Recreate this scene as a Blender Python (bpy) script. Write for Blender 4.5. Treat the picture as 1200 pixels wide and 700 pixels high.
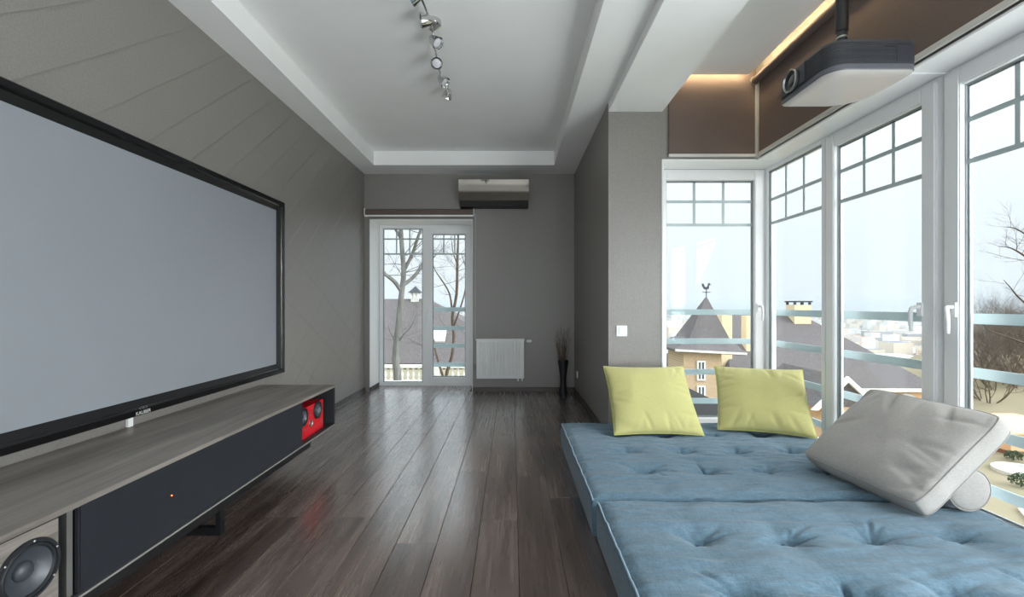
import bpy, bmesh, math, random
from mathutils import Vector, Matrix, noise as mnoise

for o in list(bpy.data.objects):
    bpy.data.objects.remove(o, do_unlink=True)
scene = bpy.context.scene
COL = scene.collection
R = math.radians

# ------------------------------------------------------------------ camera
F, CX, CY, ZC = 530.0, 600.0, 357.0, 1.085
cam_d = bpy.data.cameras.new('camera')
cam = bpy.data.objects.new('camera', cam_d)
COL.objects.link(cam)
cam.location = (0, 0, ZC)
cam.rotation_euler = (R(90), 0, 0)
cam_d.sensor_width = 36.0
cam_d.lens = F / 1200.0 * 36.0
cam_d.shift_y = 7.0 / 1200.0
cam_d.clip_start = 0.02
cam_d.clip_end = 30000
scene.camera = cam

# ------------------------------------------------------------------ sky, exposure
vs = scene.view_settings
vs.view_transform = 'Standard'
vs.look = 'None'
vs.gamma = 1.0
vs.use_curve_mapping = False
vs.exposure = 0.95
scene.cycles.diffuse_bounces = 8
scene.cycles.max_bounces = 16
scene.cycles.transparent_max_bounces = 32

SKY_H, SKY_Z = 0.57, 2.0           # overcast: zenith about three times the horizon
wd = bpy.data.worlds.new('overcast_sky')
scene.world = wd
wd.use_nodes = True
nt = wd.node_tree
nt.nodes.clear()
w_out = nt.nodes.new('ShaderNodeOutputWorld')
w_bg = nt.nodes.new('ShaderNodeBackground')
w_tc = nt.nodes.new('ShaderNodeTexCoord')
w_sep = nt.nodes.new('ShaderNodeSeparateXYZ')
w_mr = nt.nodes.new('ShaderNodeMapRange')
w_mr.inputs['From Min'].default_value = 0.0
w_mr.inputs['From Max'].default_value = 1.0
w_mr.inputs['To Min'].default_value = SKY_H
w_mr.inputs['To Max'].default_value = SKY_Z
w_bg.inputs['Color'].default_value = (0.875, 0.945, 1.0, 1)
nt.links.new(w_tc.outputs['Generated'], w_sep.inputs[0])
w_pw = nt.nodes.new('ShaderNodeMath')
w_pw.operation = 'POWER'
w_pw.inputs[1].default_value = 2.0
w_mx = nt.nodes.new('ShaderNodeMath')
w_mx.operation = 'MAXIMUM'
w_mx.inputs[1].default_value = 0.0
nt.links.new(w_sep.outputs['Z'], w_mx.inputs[0])
nt.links.new(w_mx.outputs[0], w_pw.inputs[0])
nt.links.new(w_pw.outputs[0], w_mr.inputs['Value'])
nt.links.new(w_mr.outputs[0], w_bg.inputs['Strength'])
nt.links.new(w_bg.outputs[0], w_out.inputs[0])

# veiled sun: the bright part of the cloud cover, no hard shadows
sun_d = bpy.data.lights.new('veiled_sun', 'SUN')
sun_d.energy = 2.7
sun_d.angle = R(50)
sun_d.color = (1.0, 0.985, 0.97)
sun = bpy.data.objects.new('veiled_sun', sun_d)
COL.objects.link(sun)
sun.location = (20, -12, 25)
sun.rotation_euler = Vector((-0.85, 0.35, -0.42)).to_track_quat('-Z', 'Y').to_euler()

# added fill lights in place of daylight, unseen beside and behind the camera


def window_light(name, loc, direction, sx, sy, watts):
    d = bpy.data.lights.new(name, 'AREA')
    d.shape = 'RECTANGLE'
    d.size, d.size_y = sx, sy
    d.energy = watts
    d.color = (0.93, 0.97, 1.0)
    o = bpy.data.objects.new(name, d)
    COL.objects.link(o)
    o.location = loc
    o.rotation_euler = Vector(direction).to_track_quat('-Z', 'Y').to_euler()


window_light('fill_light_back', (0.23, -2.75, 1.1), (0, 1, 0.45), 3.5, 2.1, 55)
window_light('fill_light_side', (2.45, 0.5, 1.1), (-1, 0.1, 0.45), 1.7, 2.1, 78)

# ------------------------------------------------------------------ helpers
WL = {}                                     # world location of each object's origin


def at(px, py, Y):
    """world point at depth Y for a measured picture position"""
    return Vector(((px - CX) * Y / F, Y, ZC - (py - CY) * Y / F))


def lin(c):
    def g(v):
        v = v / 255.0
        return v / 12.92 if v <= 0.04045 else ((v + 0.055) / 1.055) ** 2.4
    return (g(c[0]), g(c[1]), g(c[2]), 1.0)


def nd(t, typ, **kw):
    n = t.nodes.new(typ)
    for k, v in kw.items():
        setattr(n, k, v)
    return n


def mat(name, col, rough=0.6, metal=0.0, col2=None, vscale=6.0, stretch=(1, 1, 1), bump=0.0,
        bscale=80.0, bstretch=(1, 1, 1), spec=0.5, coat=0.0, detail=4.0, sheen=0.0, contrast=(0.35, 0.65)):
    m = bpy.data.materials.new(name)
    m.use_nodes = True
    t = m.node_tree
    b = t.nodes['Principled BSDF']
    b.inputs['Roughness'].default_value = rough
    b.inputs['Metallic'].default_value = metal
    b.inputs['Specular IOR Level'].default_value = spec
    b.inputs['Coat Weight'].default_value = coat
    b.inputs['Coat Roughness'].default_value = 0.15
    b.inputs['Sheen Weight'].default_value = sheen
    c1 = lin(col)
    c2 = lin(col2) if col2 else tuple(min(1, x * 1.06) for x in c1[:3]) + (1,)
    tc = nd(t, 'ShaderNodeTexCoord')
    mp = nd(t, 'ShaderNodeMapping')
    mp.inputs['Scale'].default_value = stretch
    t.links.new(tc.outputs['Object'], mp.inputs[0])
    nz = nd(t, 'ShaderNodeTexNoise')
    nz.inputs['Scale'].default_value = vscale
    nz.inputs['Detail'].default_value = detail
    t.links.new(mp.outputs[0], nz.inputs['Vector'])
    mr = nd(t, 'ShaderNodeMapRange')
    mr.inputs['From Min'].default_value, mr.inputs['From Max'].default_value = contrast
    t.links.new(nz.outputs['Fac'], mr.inputs['Value'])
    mx = nd(t, 'ShaderNodeMix', data_type='RGBA')
    mx.inputs['A'].default_value = c1
    mx.inputs['B'].default_value = c2
    t.links.new(mr.outputs[0], mx.inputs['Factor'])
    t.links.new(mx.outputs['Result'], b.inputs['Base Color'])
    if bump:
        mp2 = nd(t, 'ShaderNodeMapping')
        mp2.inputs['Scale'].default_value = bstretch
        t.links.new(tc.outputs['Object'], mp2.inputs[0])
        n2 = nd(t, 'ShaderNodeTexNoise')
        n2.inputs['Scale'].default_value = bscale
        n2.inputs['Detail'].default_value = 3.0
        t.links.new(mp2.outputs[0], n2.inputs['Vector'])
        bp = nd(t, 'ShaderNodeBump')
        bp.inputs['Strength'].default_value = bump
        bp.inputs['Distance'].default_value = 0.004
        t.links.new(n2.outputs['Fac'], bp.inputs['Height'])
        t.links.new(bp.outputs[0], b.inputs['Normal'])
    return m


def mat_wallpaper(name, creases):
    m = mat(name, (123, 119, 115), rough=0.42, col2=(133, 129, 125), vscale=120, detail=6, spec=0.8)
    t = m.node_tree
    b = t.nodes['Principled BSDF']
    tc = nd(t, 'ShaderNodeTexCoord')
    hs = []
    for sc, k in (((300, 300, 14), 0.55), ((40, 40, 300), 0.35)):
        mp = nd(t, 'ShaderNodeMapping')
        mp.inputs['Scale'].default_value = sc
        t.links.new(tc.outputs['Object'], mp.inputs[0])
        n = nd(t, 'ShaderNodeTexNoise')
        n.inputs['Scale'].default_value = 1.0
        n.inputs['Detail'].default_value = 2.0
        t.links.new(mp.outputs[0], n.inputs['Vector'])
        mm = nd(t, 'ShaderNodeMath', operation='MULTIPLY')
        mm.inputs[1].default_value = k
        t.links.new(n.outputs['Fac'], mm.inputs[0])
        hs.append(mm.outputs[0])
    # embossed slanting creases of the paper, in two directions
    for ang, per, k in (((40, 5.2, 2.2), (-28, 2.6, 0.9)) if creases else ()):
        mp = nd(t, 'ShaderNodeMapping')
        mp.inputs['Rotation'].default_value = (R(-ang), 0, 0)
        t.links.new(tc.outputs['Object'], mp.inputs[0])
        w = nd(t, 'ShaderNodeTexWave', wave_type='BANDS', bands_direction='Z', wave_profile='SAW')
        w.inputs['Scale'].default_value = per * 0.31
        w.inputs['Distortion'].default_value = 0.5
        w.inputs['Detail'].default_value = 1.0
        w.inputs['Detail Scale'].default_value = 0.6
        t.links.new(mp.outputs[0], w.inputs['Vector'])
        p = nd(t, 'ShaderNodeMath', operation='POWER')
        p.inputs[1].default_value = 26.0
        t.links.new(w.outputs['Fac'], p.inputs[0])
        mm = nd(t, 'ShaderNodeMath', operation='MULTIPLY')
        mm.inputs[1].default_value = k
        t.links.new(p.outputs[0], mm.inputs[0])
        hs.append(mm.outputs[0])
    s = hs[0]
    for h in hs[1:]:
        a = nd(t, 'ShaderNodeMath', operation='ADD')
        t.links.new(s, a.inputs[0])
        t.links.new(h, a.inputs[1])
        s = a.outputs[0]
    bp = nd(t, 'ShaderNodeBump')
    bp.inputs['Strength'].default_value = 0.55
    bp.inputs['Distance'].default_value = 0.0035
    t.links.new(s, bp.inputs['Height'])
    t.links.new(bp.outputs[0], b.inputs['Normal'])
    return m


def mat_wood(name, dark, mid, light, rough, scale, axis=1, spec=0.5, per_object=True, bump=0.12, coat=0.0, fine=0.45):
    """long-grained wood; axis = grain direction"""
    m = bpy.data.materials.new(name)
    m.use_nodes = True
    t = m.node_tree
    b = t.nodes['Principled BSDF']
    b.inputs['Specular IOR Level'].default_value = spec
    b.inputs['Coat Weight'].default_value = coat
    b.inputs['Coat Roughness'].default_value = 0.22
    b.inputs['Coat IOR'].default_value = 1.95
    tc = nd(t, 'ShaderNodeTexCoord')
    oi = nd(t, 'ShaderNodeObjectInfo')
    off = nd(t, 'ShaderNodeVectorMath', operation='SCALE')
    cmb = nd(t, 'ShaderNodeCombineXYZ')
    for i in range(3):
        t.links.new(oi.outputs['Random'], cmb.inputs[i])
    t.links.new(cmb.outputs[0], off.inputs[0])
    off.inputs['Scale'].default_value = 37.0 if per_object else 0.0
    add = nd(t, 'ShaderNodeVectorMath', operation='ADD')
    t.links.new(tc.outputs['Object'], add.inputs[0])
    t.links.new(off.outputs[0], add.inputs[1])
    st = [scale, scale, scale]
    st[axis] = scale * 0.09
    mp = nd(t, 'ShaderNodeMapping')
    mp.inputs['Scale'].default_value = st
    t.links.new(add.outputs[0], mp.inputs[0])
    n1 = nd(t, 'ShaderNodeTexNoise')
    n1.inputs['Scale'].default_value = 1.0
    n1.inputs['Detail'].default_value = 4.0
    n1.inputs['Distortion'].default_value = 0.5
    t.links.new(mp.outputs[0], n1.inputs['Vector'])
    st2 = [scale * 7, scale * 7, scale * 7]
    st2[axis] = scale * 0.25
    mp2 = nd(t, 'ShaderNodeMapping')
    mp2.inputs['Scale'].default_value = st2
    t.links.new(add.outputs[0], mp2.inputs[0])
    n2 = nd(t, 'ShaderNodeTexNoise')
    n2.inputs['Scale'].default_value = 1.0
    n2.inputs['Detail'].default_value = 3.0
    t.links.new(mp2.outputs[0], n2.inputs['Vector'])
    a = nd(t, 'ShaderNodeMath', operation='MULTIPLY_ADD')
    a.inputs[1].default_value = fine
    t.links.new(n2.outputs['Fac'], a.inputs[0])
    sb = nd(t, 'ShaderNodeMath', operation='MULTIPLY')
    sb.inputs[1].default_value = 1.2 - fine
    t.links.new(n1.outputs['Fac'], sb.inputs[0])
    t.links.new(sb.outputs[0], a.inputs[2])
    # shift of each board
    a2 = nd(t, 'ShaderNodeMath', operation='MULTIPLY_ADD')
    a2.inputs[1].default_value = 0.16 if per_object else 0.0
    t.links.new(oi.outputs['Random'], a2.inputs[0])
    t.links.new(a.outputs[0], a2.inputs[2])
    cr = nd(t, 'ShaderNodeValToRGB')
    e = cr.color_ramp.elements
    e[0].position, e[0].color = 0.40, lin(dark)
    e[1].position, e[1].color = 0.88, lin(light)
    k = cr.color_ramp.elements.new(0.62)
    k.color = lin(mid)
    t.links.new(a2.outputs[0], cr.inputs[0])
    t.links.new(cr.outputs[0], b.inputs['Base Color'])
    rr = nd(t, 'ShaderNodeMapRange')
    rr.inputs['To Min'].default_value = rough - 0.03
    rr.inputs['To Max'].default_value = rough + 0.05
    t.links.new(n2.outputs['Fac'], rr.inputs['Value'])
    t.links.new(rr.outputs[0], b.inputs['Roughness'])
    if bump:
        bp = nd(t, 'ShaderNodeBump')
        bp.inputs['Strength'].default_value = bump
        bp.inputs['Distance'].default_value = 0.002
        t.links.new(a.outputs[0], bp.inputs['Height'])
        t.links.new(bp.outputs[0], b.inputs['Normal'])
    return m


def mat_fabric(name, c1, c2, scale=350, rough=0.9, bump=0.35, sheen=0.2, big=9.0):
    m = bpy.data.materials.new(name)
    m.use_nodes = True
    t = m.node_tree
    b = t.nodes['Principled BSDF']
    b.inputs['Roughness'].default_value = rough
    b.inputs['Specular IOR Level'].default_value = 0.2
    b.inputs['Sheen Weight'].default_value = sheen
    tc = nd(t, 'ShaderNodeTexCoord')
    outs = []
    for s in ((1, 0.12, 0.6), (0.12, 1, 0.6)):
        mp = nd(t, 'ShaderNodeMapping')
        mp.inputs['Scale'].default_value = tuple(scale * q for q in s)
        t.links.new(tc.outputs['Object'], mp.inputs[0])
        n = nd(t, 'ShaderNodeTexNoise')
        n.inputs['Scale'].default_value = 1.0
        n.inputs['Detail'].default_value = 2.0
        t.links.new(mp.outputs[0], n.inputs['Vector'])
        outs.append(n.outputs['Fac'])
    n3 = nd(t, 'ShaderNodeTexNoise')
    n3.inputs['Scale'].default_value = big
    n3.inputs['Detail'].default_value = 5.0
    t.links.new(tc.outputs['Object'], n3.inputs['Vector'])
    a = nd(t, 'ShaderNodeMath', operation='ADD')
    t.links.new(outs[0], a.inputs[0])
    t.links.new(outs[1], a.inputs[1])
    a2 = nd(t, 'ShaderNodeMath', operation='MULTIPLY_ADD')
    a2.inputs[1].default_value = 0.4
    t.links.new(n3.outputs['Fac'], a2.inputs[0])
    t.links.new(a.outputs[0], a2.inputs[2])
    mr = nd(t, 'ShaderNodeMapRange')
    mr.inputs['From Min'].default_value = 0.85
    mr.inputs['From Max'].default_value = 1.55
    t.links.new(a2.outputs[0], mr.inputs['Value'])
    mx = nd(t, 'ShaderNodeMix', data_type='RGBA')
    mx.inputs['A'].default_value = lin(c1)
    mx.inputs['B'].default_value = lin(c2)
    t.links.new(mr.outputs[0], mx.inputs['Factor'])
    t.links.new(mx.outputs['Result'], b.inputs['Base Color'])
    bp = nd(t, 'ShaderNodeBump')
    bp.inputs['Strength'].default_value = bump
    bp.inputs['Distance'].default_value = 0.0015
    t.links.new(a.outputs[0], bp.inputs['Height'])
    t.links.new(bp.outputs[0], b.inputs['Normal'])
    return m


def mat_glass(name, tint=(0.98, 0.99, 0.99), refl=0.010):
    m = bpy.data.materials.new(name)
    m.use_nodes = True
    t = m.node_tree
    t.nodes.clear()
    o = nd(t, 'ShaderNodeOutputMaterial')
    tr = nd(t, 'ShaderNodeBsdfTransparent')
    tr.inputs['Color'].default_value = tint + (1,)
    gl = nd(t, 'ShaderNodeBsdfGlossy')
    gl.inputs['Roughness'].default_value = 0.02
    ge = nd(t, 'ShaderNodeNewGeometry')
    dt = nd(t, 'ShaderNodeVectorMath', operation='DOT_PRODUCT')
    t.links.new(ge.outputs['Normal'], dt.inputs[0])
    t.links.new(ge.outputs['Incoming'], dt.inputs[1])
    ab = nd(t, 'ShaderNodeMath', operation='ABSOLUTE')
    t.links.new(dt.outputs['Value'], ab.inputs[0])
    om = nd(t, 'ShaderNodeMath', operation='SUBTRACT')
    om.inputs[0].default_value = 1.0
    t.links.new(ab.outputs[0], om.inputs[1])
    pw = nd(t, 'ShaderNodeMath', operation='POWER')
    pw.inputs[1].default_value = 5.0
    t.links.new(om.outputs[0], pw.inputs[0])
    fr = nd(t, 'ShaderNodeMath', operation='MULTIPLY_ADD')     # Schlick
    fr.inputs[1].default_value = 0.6
    fr.inputs[2].default_value = refl
    t.links.new(pw.outputs[0], fr.inputs[0])
    mx = nd(t, 'ShaderNodeMixShader')
    t.links.new(fr.outputs[0], mx.inputs[0])
    t.links.new(tr.outputs[0], mx.inputs[1])
    t.links.new(gl.outputs[0], mx.inputs[2])
    t.links.new(mx.outputs[0], o.inputs['Surface'])
    return m


def mat_emit(name, col, strength):
    m = bpy.data.materials.new(name)
    m.use_nodes = True
    t = m.node_tree
    t.nodes.clear()
    o = nd(t, 'ShaderNodeOutputMaterial')
    e = nd(t, 'ShaderNodeEmission')
    e.inputs['Color'].default_value = lin(col)
    e.inputs['Strength'].default_value = strength
    t.links.new(e.outputs[0], o.inputs['Surface'])
    return m


def mat_brick(name, c1, c2, mortar, sx):
    m = bpy.data.materials.new(name)
    m.use_nodes = True
    t = m.node_tree
    b = t.nodes['Principled BSDF']
    b.inputs['Roughness'].default_value = 0.9
    tc = nd(t, 'ShaderNodeTexCoord')
    mp = nd(t, 'ShaderNodeMapping')
    mp.inputs['Rotation'].default_value = (R(90), 0, 0)
    t.links.new(tc.outputs['Object'], mp.inputs[0])
    br = nd(t, 'ShaderNodeTexBrick')
    br.inputs['Color1'].default_value = lin(c1)
    br.inputs['Color2'].default_value = lin(c2)
    br.inputs['Mortar'].default_value = lin(mortar)
    br.inputs['Scale'].default_value = sx
    t.links.new(mp.outputs[0], br.inputs['Vector'])
    t.links.new(br.outputs['Color'], b.inputs['Base Color'])
    return m


class MB:
    def __init__(s):
        s.v = []
        s.f = []

    def box(s, x0, x1, y0, y1, z0, z1):
        n = len(s.v)
        s.v += [Vector(p) for p in ((x0, y0, z0), (x1, y0, z0), (x1, y1, z0), (x0, y1, z0),
                                    (x0, y0, z1), (x1, y0, z1), (x1, y1, z1), (x0, y1, z1))]
        s.f += [tuple(n + i for i in q) for q in ((0, 3, 2, 1), (4, 5, 6, 7), (0, 1, 5, 4),
                                                  (1, 2, 6, 5), (2, 3, 7, 6), (3, 0, 4, 7))]
        return s

    def poly(s, pts):
        n = len(s.v)
        s.v += [Vector(p) for p in pts]
        s.f.append(tuple(range(n, n + len(pts))))
        return s

    def solid(s, verts, faces):
        n = len(s.v)
        s.v += [Vector(p) for p in verts]
        s.f += [tuple(n + i for i in q) for q in faces]
        return s

    def prism(s, outline, axis, a0, a1):
        """extrude a 2-D outline along an axis; outline given in the other two axes in order"""
        def P(q, a):
            if axis == 0:
                return (a, q[0], q[1])
            if axis == 1:
                return (q[0], a, q[1])
            return (q[0], q[1], a)
        n, k = len(s.v), len(outline)
        s.v += [Vector(P(q, a0)) for q in outline] + [Vector(P(q, a1)) for q in outline]
        s.f.append(tuple(n + i for i in range(k)))
        s.f.append(tuple(n + k + i for i in reversed(range(k))))
        for i in range(k):
            j = (i + 1) % k
            s.f.append((n + j, n + i, n + k + i, n + k + j))
        return s

    def tube(s, pts, r, n=8, closed=False, cap=True):
        pts = [Vector(p) for p in pts]
        k = len(pts)
        rr = r if isinstance(r, (list, tuple)) else [r] * k
        base = len(s.v)
        up = None
        for i, p in enumerate(pts):
            a = pts[i - 1] if (i > 0 or closed) else p
            b = pts[(i + 1) % k] if (i < k - 1 or closed) else p
            d = (b - a)
            d = d.normalized() if d.length > 1e-9 else Vector((0, 0, 1))
            if up is None:
                up = Vector((0, 0, 1)) if abs(d.z) < 0.9 else Vector((1, 0, 0))
            side = d.cross(up)
            if side.length < 1e-6:
                side = d.cross(Vector((0.3, 0.9, 0.1)))
            side.normalize()
            up = side.cross(d).normalized()
            for j in range(n):
                an = 2 * math.pi * j / n
                s.v.append(p + (side * math.cos(an) + up * math.sin(an)) * rr[i])
        for i in range(k if closed else k - 1):
            i2 = (i + 1) % k
            for j in range(n):
                j2 = (j + 1) % n
                s.f.append((base + i * n + j, base + i * n + j2, base + i2 * n + j2, base + i2 * n + j))
        if cap and not closed:
            s.f.append(tuple(base + j for j in reversed(range(n))))
            s.f.append(tuple(base + (k - 1) * n + j for j in range(n)))
        return s

    def lathe(s, prof, M=None, n=24, caps=(True, True)):
        """profile of (radius, height) turned about local z, placed with M"""
        M = M or Matrix()
        base = len(s.v)
        k = len(prof)
        for r, h in prof:
            for j in range(n):
                a = 2 * math.pi * j / n
                s.v.append(M @ Vector((r * math.cos(a), r * math.sin(a), h)))
        for i in range(k - 1):
            for j in range(n):
                j2 = (j + 1) % n
                s.f.append((base + i * n + j, base + i * n + j2, base + (i + 1) * n + j2, base + (i + 1) * n + j))
        if caps[0]:
            s.f.append(tuple(base + j for j in reversed(range(n))))
        if caps[1]:
            s.f.append(tuple(base + (k - 1) * n + j for j in range(n)))
        return s

    def build(s, name, m, parent=None, smooth=False, bevel=0.0, seg=2, origin=None, angle=None):
        lo = Vector((min(p.x for p in s.v), min(p.y for p in s.v), min(p.z for p in s.v)))
        hi = Vector((max(p.x for p in s.v), max(p.y for p in s.v), max(p.z for p in s.v)))
        c = Vector(origin) if origin is not None else Vector(((lo.x + hi.x) / 2, (lo.y + hi.y) / 2, lo.z))
        me = bpy.data.meshes.new(name)
        me.from_pydata([tuple(p - c) for p in s.v], [], s.f)
        me.update()
        bm = bmesh.new()
        bm.from_mesh(me)
        bmesh.ops.recalc_face_normals(bm, faces=bm.faces)
        if bevel:
            ed = [e for e in bm.edges if len(e.link_faces) == 2 and e.calc_face_angle() > R(35)]
            bmesh.ops.bevel(bm, geom=ed, offset=bevel, segments=seg, affect='EDGES', clamp_overlap=True)
        if smooth:
            for fc in bm.faces:
                fc.smooth = True
            lim = R(angle if angle is not None else 40)
            for e in bm.edges:
                if len(e.link_faces) == 2 and e.calc_face_angle() > lim:
                    e.smooth = False
        bm.to_mesh(me)
        bm.free()
        me.materials.append(m)
        o = bpy.data.objects.new(name, me)
        COL.objects.link(o)
        WL[o] = c
        if parent is not None:
            o.parent = parent
            o.location = c - WL[parent]
        else:
            o.location = c
        return o


def tag(o, label=None, cat=None, group=None, kind=None):
    if label:
        o['label'] = label
    if cat:
        o['category'] = cat
    if group:
        o['group'] = group
    if kind:
        o['kind'] = kind
    return o


def thing(name, loc, label=None, cat=None, group=None, kind=None):
    o = bpy.data.objects.new(name, None)
    o.empty_display_size = 0.1
    COL.objects.link(o)
    o.location = loc
    WL[o] = Vector(loc)
    return tag(o, label, cat, group, kind)


def link_copy(src, name, loc, parent):
    c = src.copy()
    COL.objects.link(c)
    c.name = name
    c.parent = parent
    c.location = Vector(loc) - WL[parent]
    WL[c] = Vector(loc)
    return c


def frame_M(origin, zdir, xdir=(0, 0, 1)):
    z = Vector(zdir).normalized()
    x = Vector(xdir)
    if abs(x.normalized().dot(z)) > 0.98:
        x = Vector((1, 0, 0))
    x = (x - z * x.dot(z)).normalized()
    y = z.cross(x)
    m = Matrix((x, y, z)).transposed().to_4x4()
    m.translation = Vector(origin)
    return m


# ------------------------------------------------------------------ materials
WALLC = mat_wallpaper('creased_wallpaper', True)
WALLP = mat_wallpaper('wallpaper', False)
PLASTER = mat('white_plaster', (238, 238, 237), rough=0.75, col2=(241, 241, 240), vscale=3, bump=0.03, bscale=200)
FLOORW = mat_wood('dark_oak_laminate', (50, 40, 37), (84, 70, 65), (122, 106, 98), 0.26, 9.0, axis=1, spec=0.9, bump=0.0, coat=1.0, fine=0.25)
FLOORB = mat('floor_joint', (26, 22, 20), rough=0.8)
SKIRT = mat_wood('dark_skirting', (38, 30, 28), (56, 46, 43), (74, 62, 58), 0.4, 9.0, axis=1)
PVC = mat('white_pvc', (232, 233, 234), rough=0.28, vscale=2, spec=0.5)
GASKET = mat('grey_gasket', (150, 156, 158), rough=0.6)
MUNT = mat('grey_glazing_bar', (184, 194, 196), rough=0.45)
SPACER = mat('aluminium_spacer', (165, 170, 172), rough=0.35, metal=0.8)
GLASS = mat_glass('window_glass')
RAILM = mat('frosted_rail', (182, 200, 205), rough=0.35, col2=(190, 207, 211))
CONSW = mat_wood('grey_oak_veneer', (86, 80, 76), (122, 115, 109), (150, 142, 136), 0.42, 13.0, axis=1, per_object=False)
DARKP = mat('dark_panel', (36, 37, 40), rough=0.5)
GRILLE = mat_fabric('speaker_cloth', (26, 28, 33), (36, 38, 44), scale=900, bump=0.15, sheen=0.05)
BLACKM = mat('black_steel', (22, 22, 24), rough=0.4, spec=0.5)
FRAMEB = mat('black_velvet_frame', (12, 13, 15), rough=0.5)
FRAMEG = mat('black_gloss_edge', (14, 14, 16), rough=0.18)
SCREEN = mat('grey_projection_cloth', (138, 142, 148), rough=0.40, col2=(140, 144, 150), vscale=2, spec=0.5)
RUBBER = mat('cone_rubber', (30, 32, 36), rough=0.45)
CONE = mat('speaker_cone', (58, 62, 68), rough=0.38)
RED = mat('red_lacquer', (196, 12, 28), rough=0.22, coat=0.6)
CHROME = mat('chrome', (205, 205, 205), rough=0.12, metal=1.0)
SILVER = mat('brushed_silver', (170, 170, 168), rough=0.35, metal=0.9)
ALUM = mat('satin_aluminium', (196, 195, 190), rough=0.4, spec=0.6)
SMOKED = mat('tinted_mirror', (150, 146, 139), rough=0.04, metal=1.0)
ACDARK = mat('dark_plastic', (44, 43, 44), rough=0.4)
RADW = mat('radiator_enamel', (228, 229, 228), rough=0.35)
VASEB = mat('black_ceramic', (24, 25, 30), rough=0.35)
TWIG = mat('dry_twig', (84, 66, 60), rough=0.9, col2=(110, 90, 80), vscale=40)
BLIND = mat_fabric('brown_blind_cloth', (97, 85, 80), (110, 97, 91), scale=500, bump=0.15, sheen=0.05, big=3)
BLUE = mat_fabric('blue_denim', (70, 92, 107), (96, 121, 137), scale=260, bump=0.3, sheen=0.15, big=14)
PIPEB = mat_fabric('light_blue_piping', (132, 158, 174), (148, 172, 188), scale=400)
BUTTON = mat_fabric('blue_button_cloth', (50, 82, 110), (64, 98, 126), scale=400)
LIME = mat_fabric('lime_cotton', (174, 171, 112), (187, 184, 126), scale=420, bump=0.15, sheen=0.2, big=4)
GREYC = mat_fabric('grey_linen', (156, 153, 150), (175, 172, 169), scale=420, bump=0.25, sheen=0.15, big=6)
PROJD = mat('charcoal_plastic', (52, 53, 58), rough=0.42)
PROJL = mat('pearl_plastic', (168, 163, 160), rough=0.3, coat=0.3)
LENS = mat('lens_glass', (10, 12, 16), rough=0.05, coat=1.0)
WHITEP = mat('white_plastic', (235, 235, 233), rough=0.35)
LED = mat_emit('warm_led', (255, 228, 180), 30.0)
LEDDOT = mat_emit('orange_standby', (255, 120, 60), 3.0)

# ------------------------------------------------------------------ room shell
XL, XR = -1.84, 2.165           # left wall, window plane
YF, YC, YB = 5.64, 3.644, -2.4  # far wall, front of the pillar, wall behind the camera
XP, XP2 = 0.777, 1.21           # side wall / pillar
ZS, ZT, ZBM, ZBAY = 2.713, 2.877, 2.639, 2.90
ZLIN = 2.254
DX0, DX1, DZ = -1.777, -0.49, 2.15   # balcony door opening
YD = 6.02
XLIN = 1.98
YA = 3.872


def structure(o):
    return tag(o, kind='structure')


structure(MB().box(XL - 0.2, XL, YB - 0.2, 6.12, -0.05, 3.1).build('wall_left', WALLC))
m = MB()
m.box(XL, DX0, YF, 6.12, -0.05, 3.1)
m.box(DX0, DX1, YF, 6.12, DZ, 3.1)
m.box(DX1, XP, YF, 6.12, -0.05, 3.1)
structure(m.build('wall_far', WALLP))
structure(MB().box(XP, XP2, YC, 6.12, -0.05, 3.1).build('wall_right', WALLP))
m = MB()
m.box(XP2, XR + 0.14, YC, YA + 0.12, ZLIN, 3.1)
m.box(XLIN, XR + 0.14, -0.3, YC, ZLIN, 3.1)
structure(m.build('wall_lintel', WALLP))
structure(MB().box(XR, XR + 0.14, YB - 0.2, -0.3, -0.05, 3.1).build('wall_window_side', WALLP))
m = MB()
m.box(XL - 0.2, -1.56, YB - 0.2, YB, -0.05, 3.1)
m.box(2.02, XR + 0.14, YB - 0.2, YB, -0.05, 3.1)
m.box(-1.56, 2.02, YB - 0.2, YB, ZLIN, 3.1)
structure(m.build('wall_back', WALLP))

# ceiling with its tray, soffits and beam
ceil = structure(MB().box(XL, 0.777, YB, YF, ZT, 3.1).build('ceiling', PLASTER))
m = MB()
m.box(XL, -1.613, YB, YF, ZS, ZT)
MB.build(m, 'soffit', PLASTER, ceil)
MB().box(-1.613, 0.493, 5.277, YF, ZS, ZT).build('soffit', PLASTER, ceil)
MB().box(0.493, XP, YB, YF, ZS, ZT).build('soffit', PLASTER, ceil)
MB().box(-1.613, 0.493, YB, YB + 0.36, ZS, ZT).build('soffit', PLASTER, ceil)
MB().box(XP, XP2, YB, YC, ZBM, 3.1).build('beam', PLASTER, ceil)
m = MB()
m.box(XP2, 1.868, YB, 3.568, ZBAY, 2.935)
m.box(XP2, XLIN, YB, YC, 3.02, 3.1)
m.build('bay_ceiling', PLASTER, ceil)

# floor: boards as parts
floor = structure(MB().box(XL, XR + 0.14, YB, 6.12, -0.05, -0.006).build('floor', FLOORB))
PW, PL, X0 = 0.185, 1.49, 0.028
known = {-3: 2.054, -4: 2.712, -1: 2.28, -6: 2.58, -5: 2.31, -2: 2.94, 1: 2.54}
rnd = random.Random(5)
board_mesh = {}


def plank(x0, x1, y0, y1):
    g = 0.0011
    key = (round(x1 - x0, 3), round(y1 - y0, 3))
    c = Vector(((x0 + x1) / 2, (y0 + y1) / 2, -0.012))
    if key in board_mesh:
        o = link_copy(board_mesh[key], 'plank', c, floor)
    else:
        o = MB().box(x0 + g, x1 - g, y0 + g, y1 - g, -0.012, 0.0).build('plank', FLOORW, floor, bevel=0.0012, seg=1, origin=c)
        board_mesh[key] = o
    return o


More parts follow.
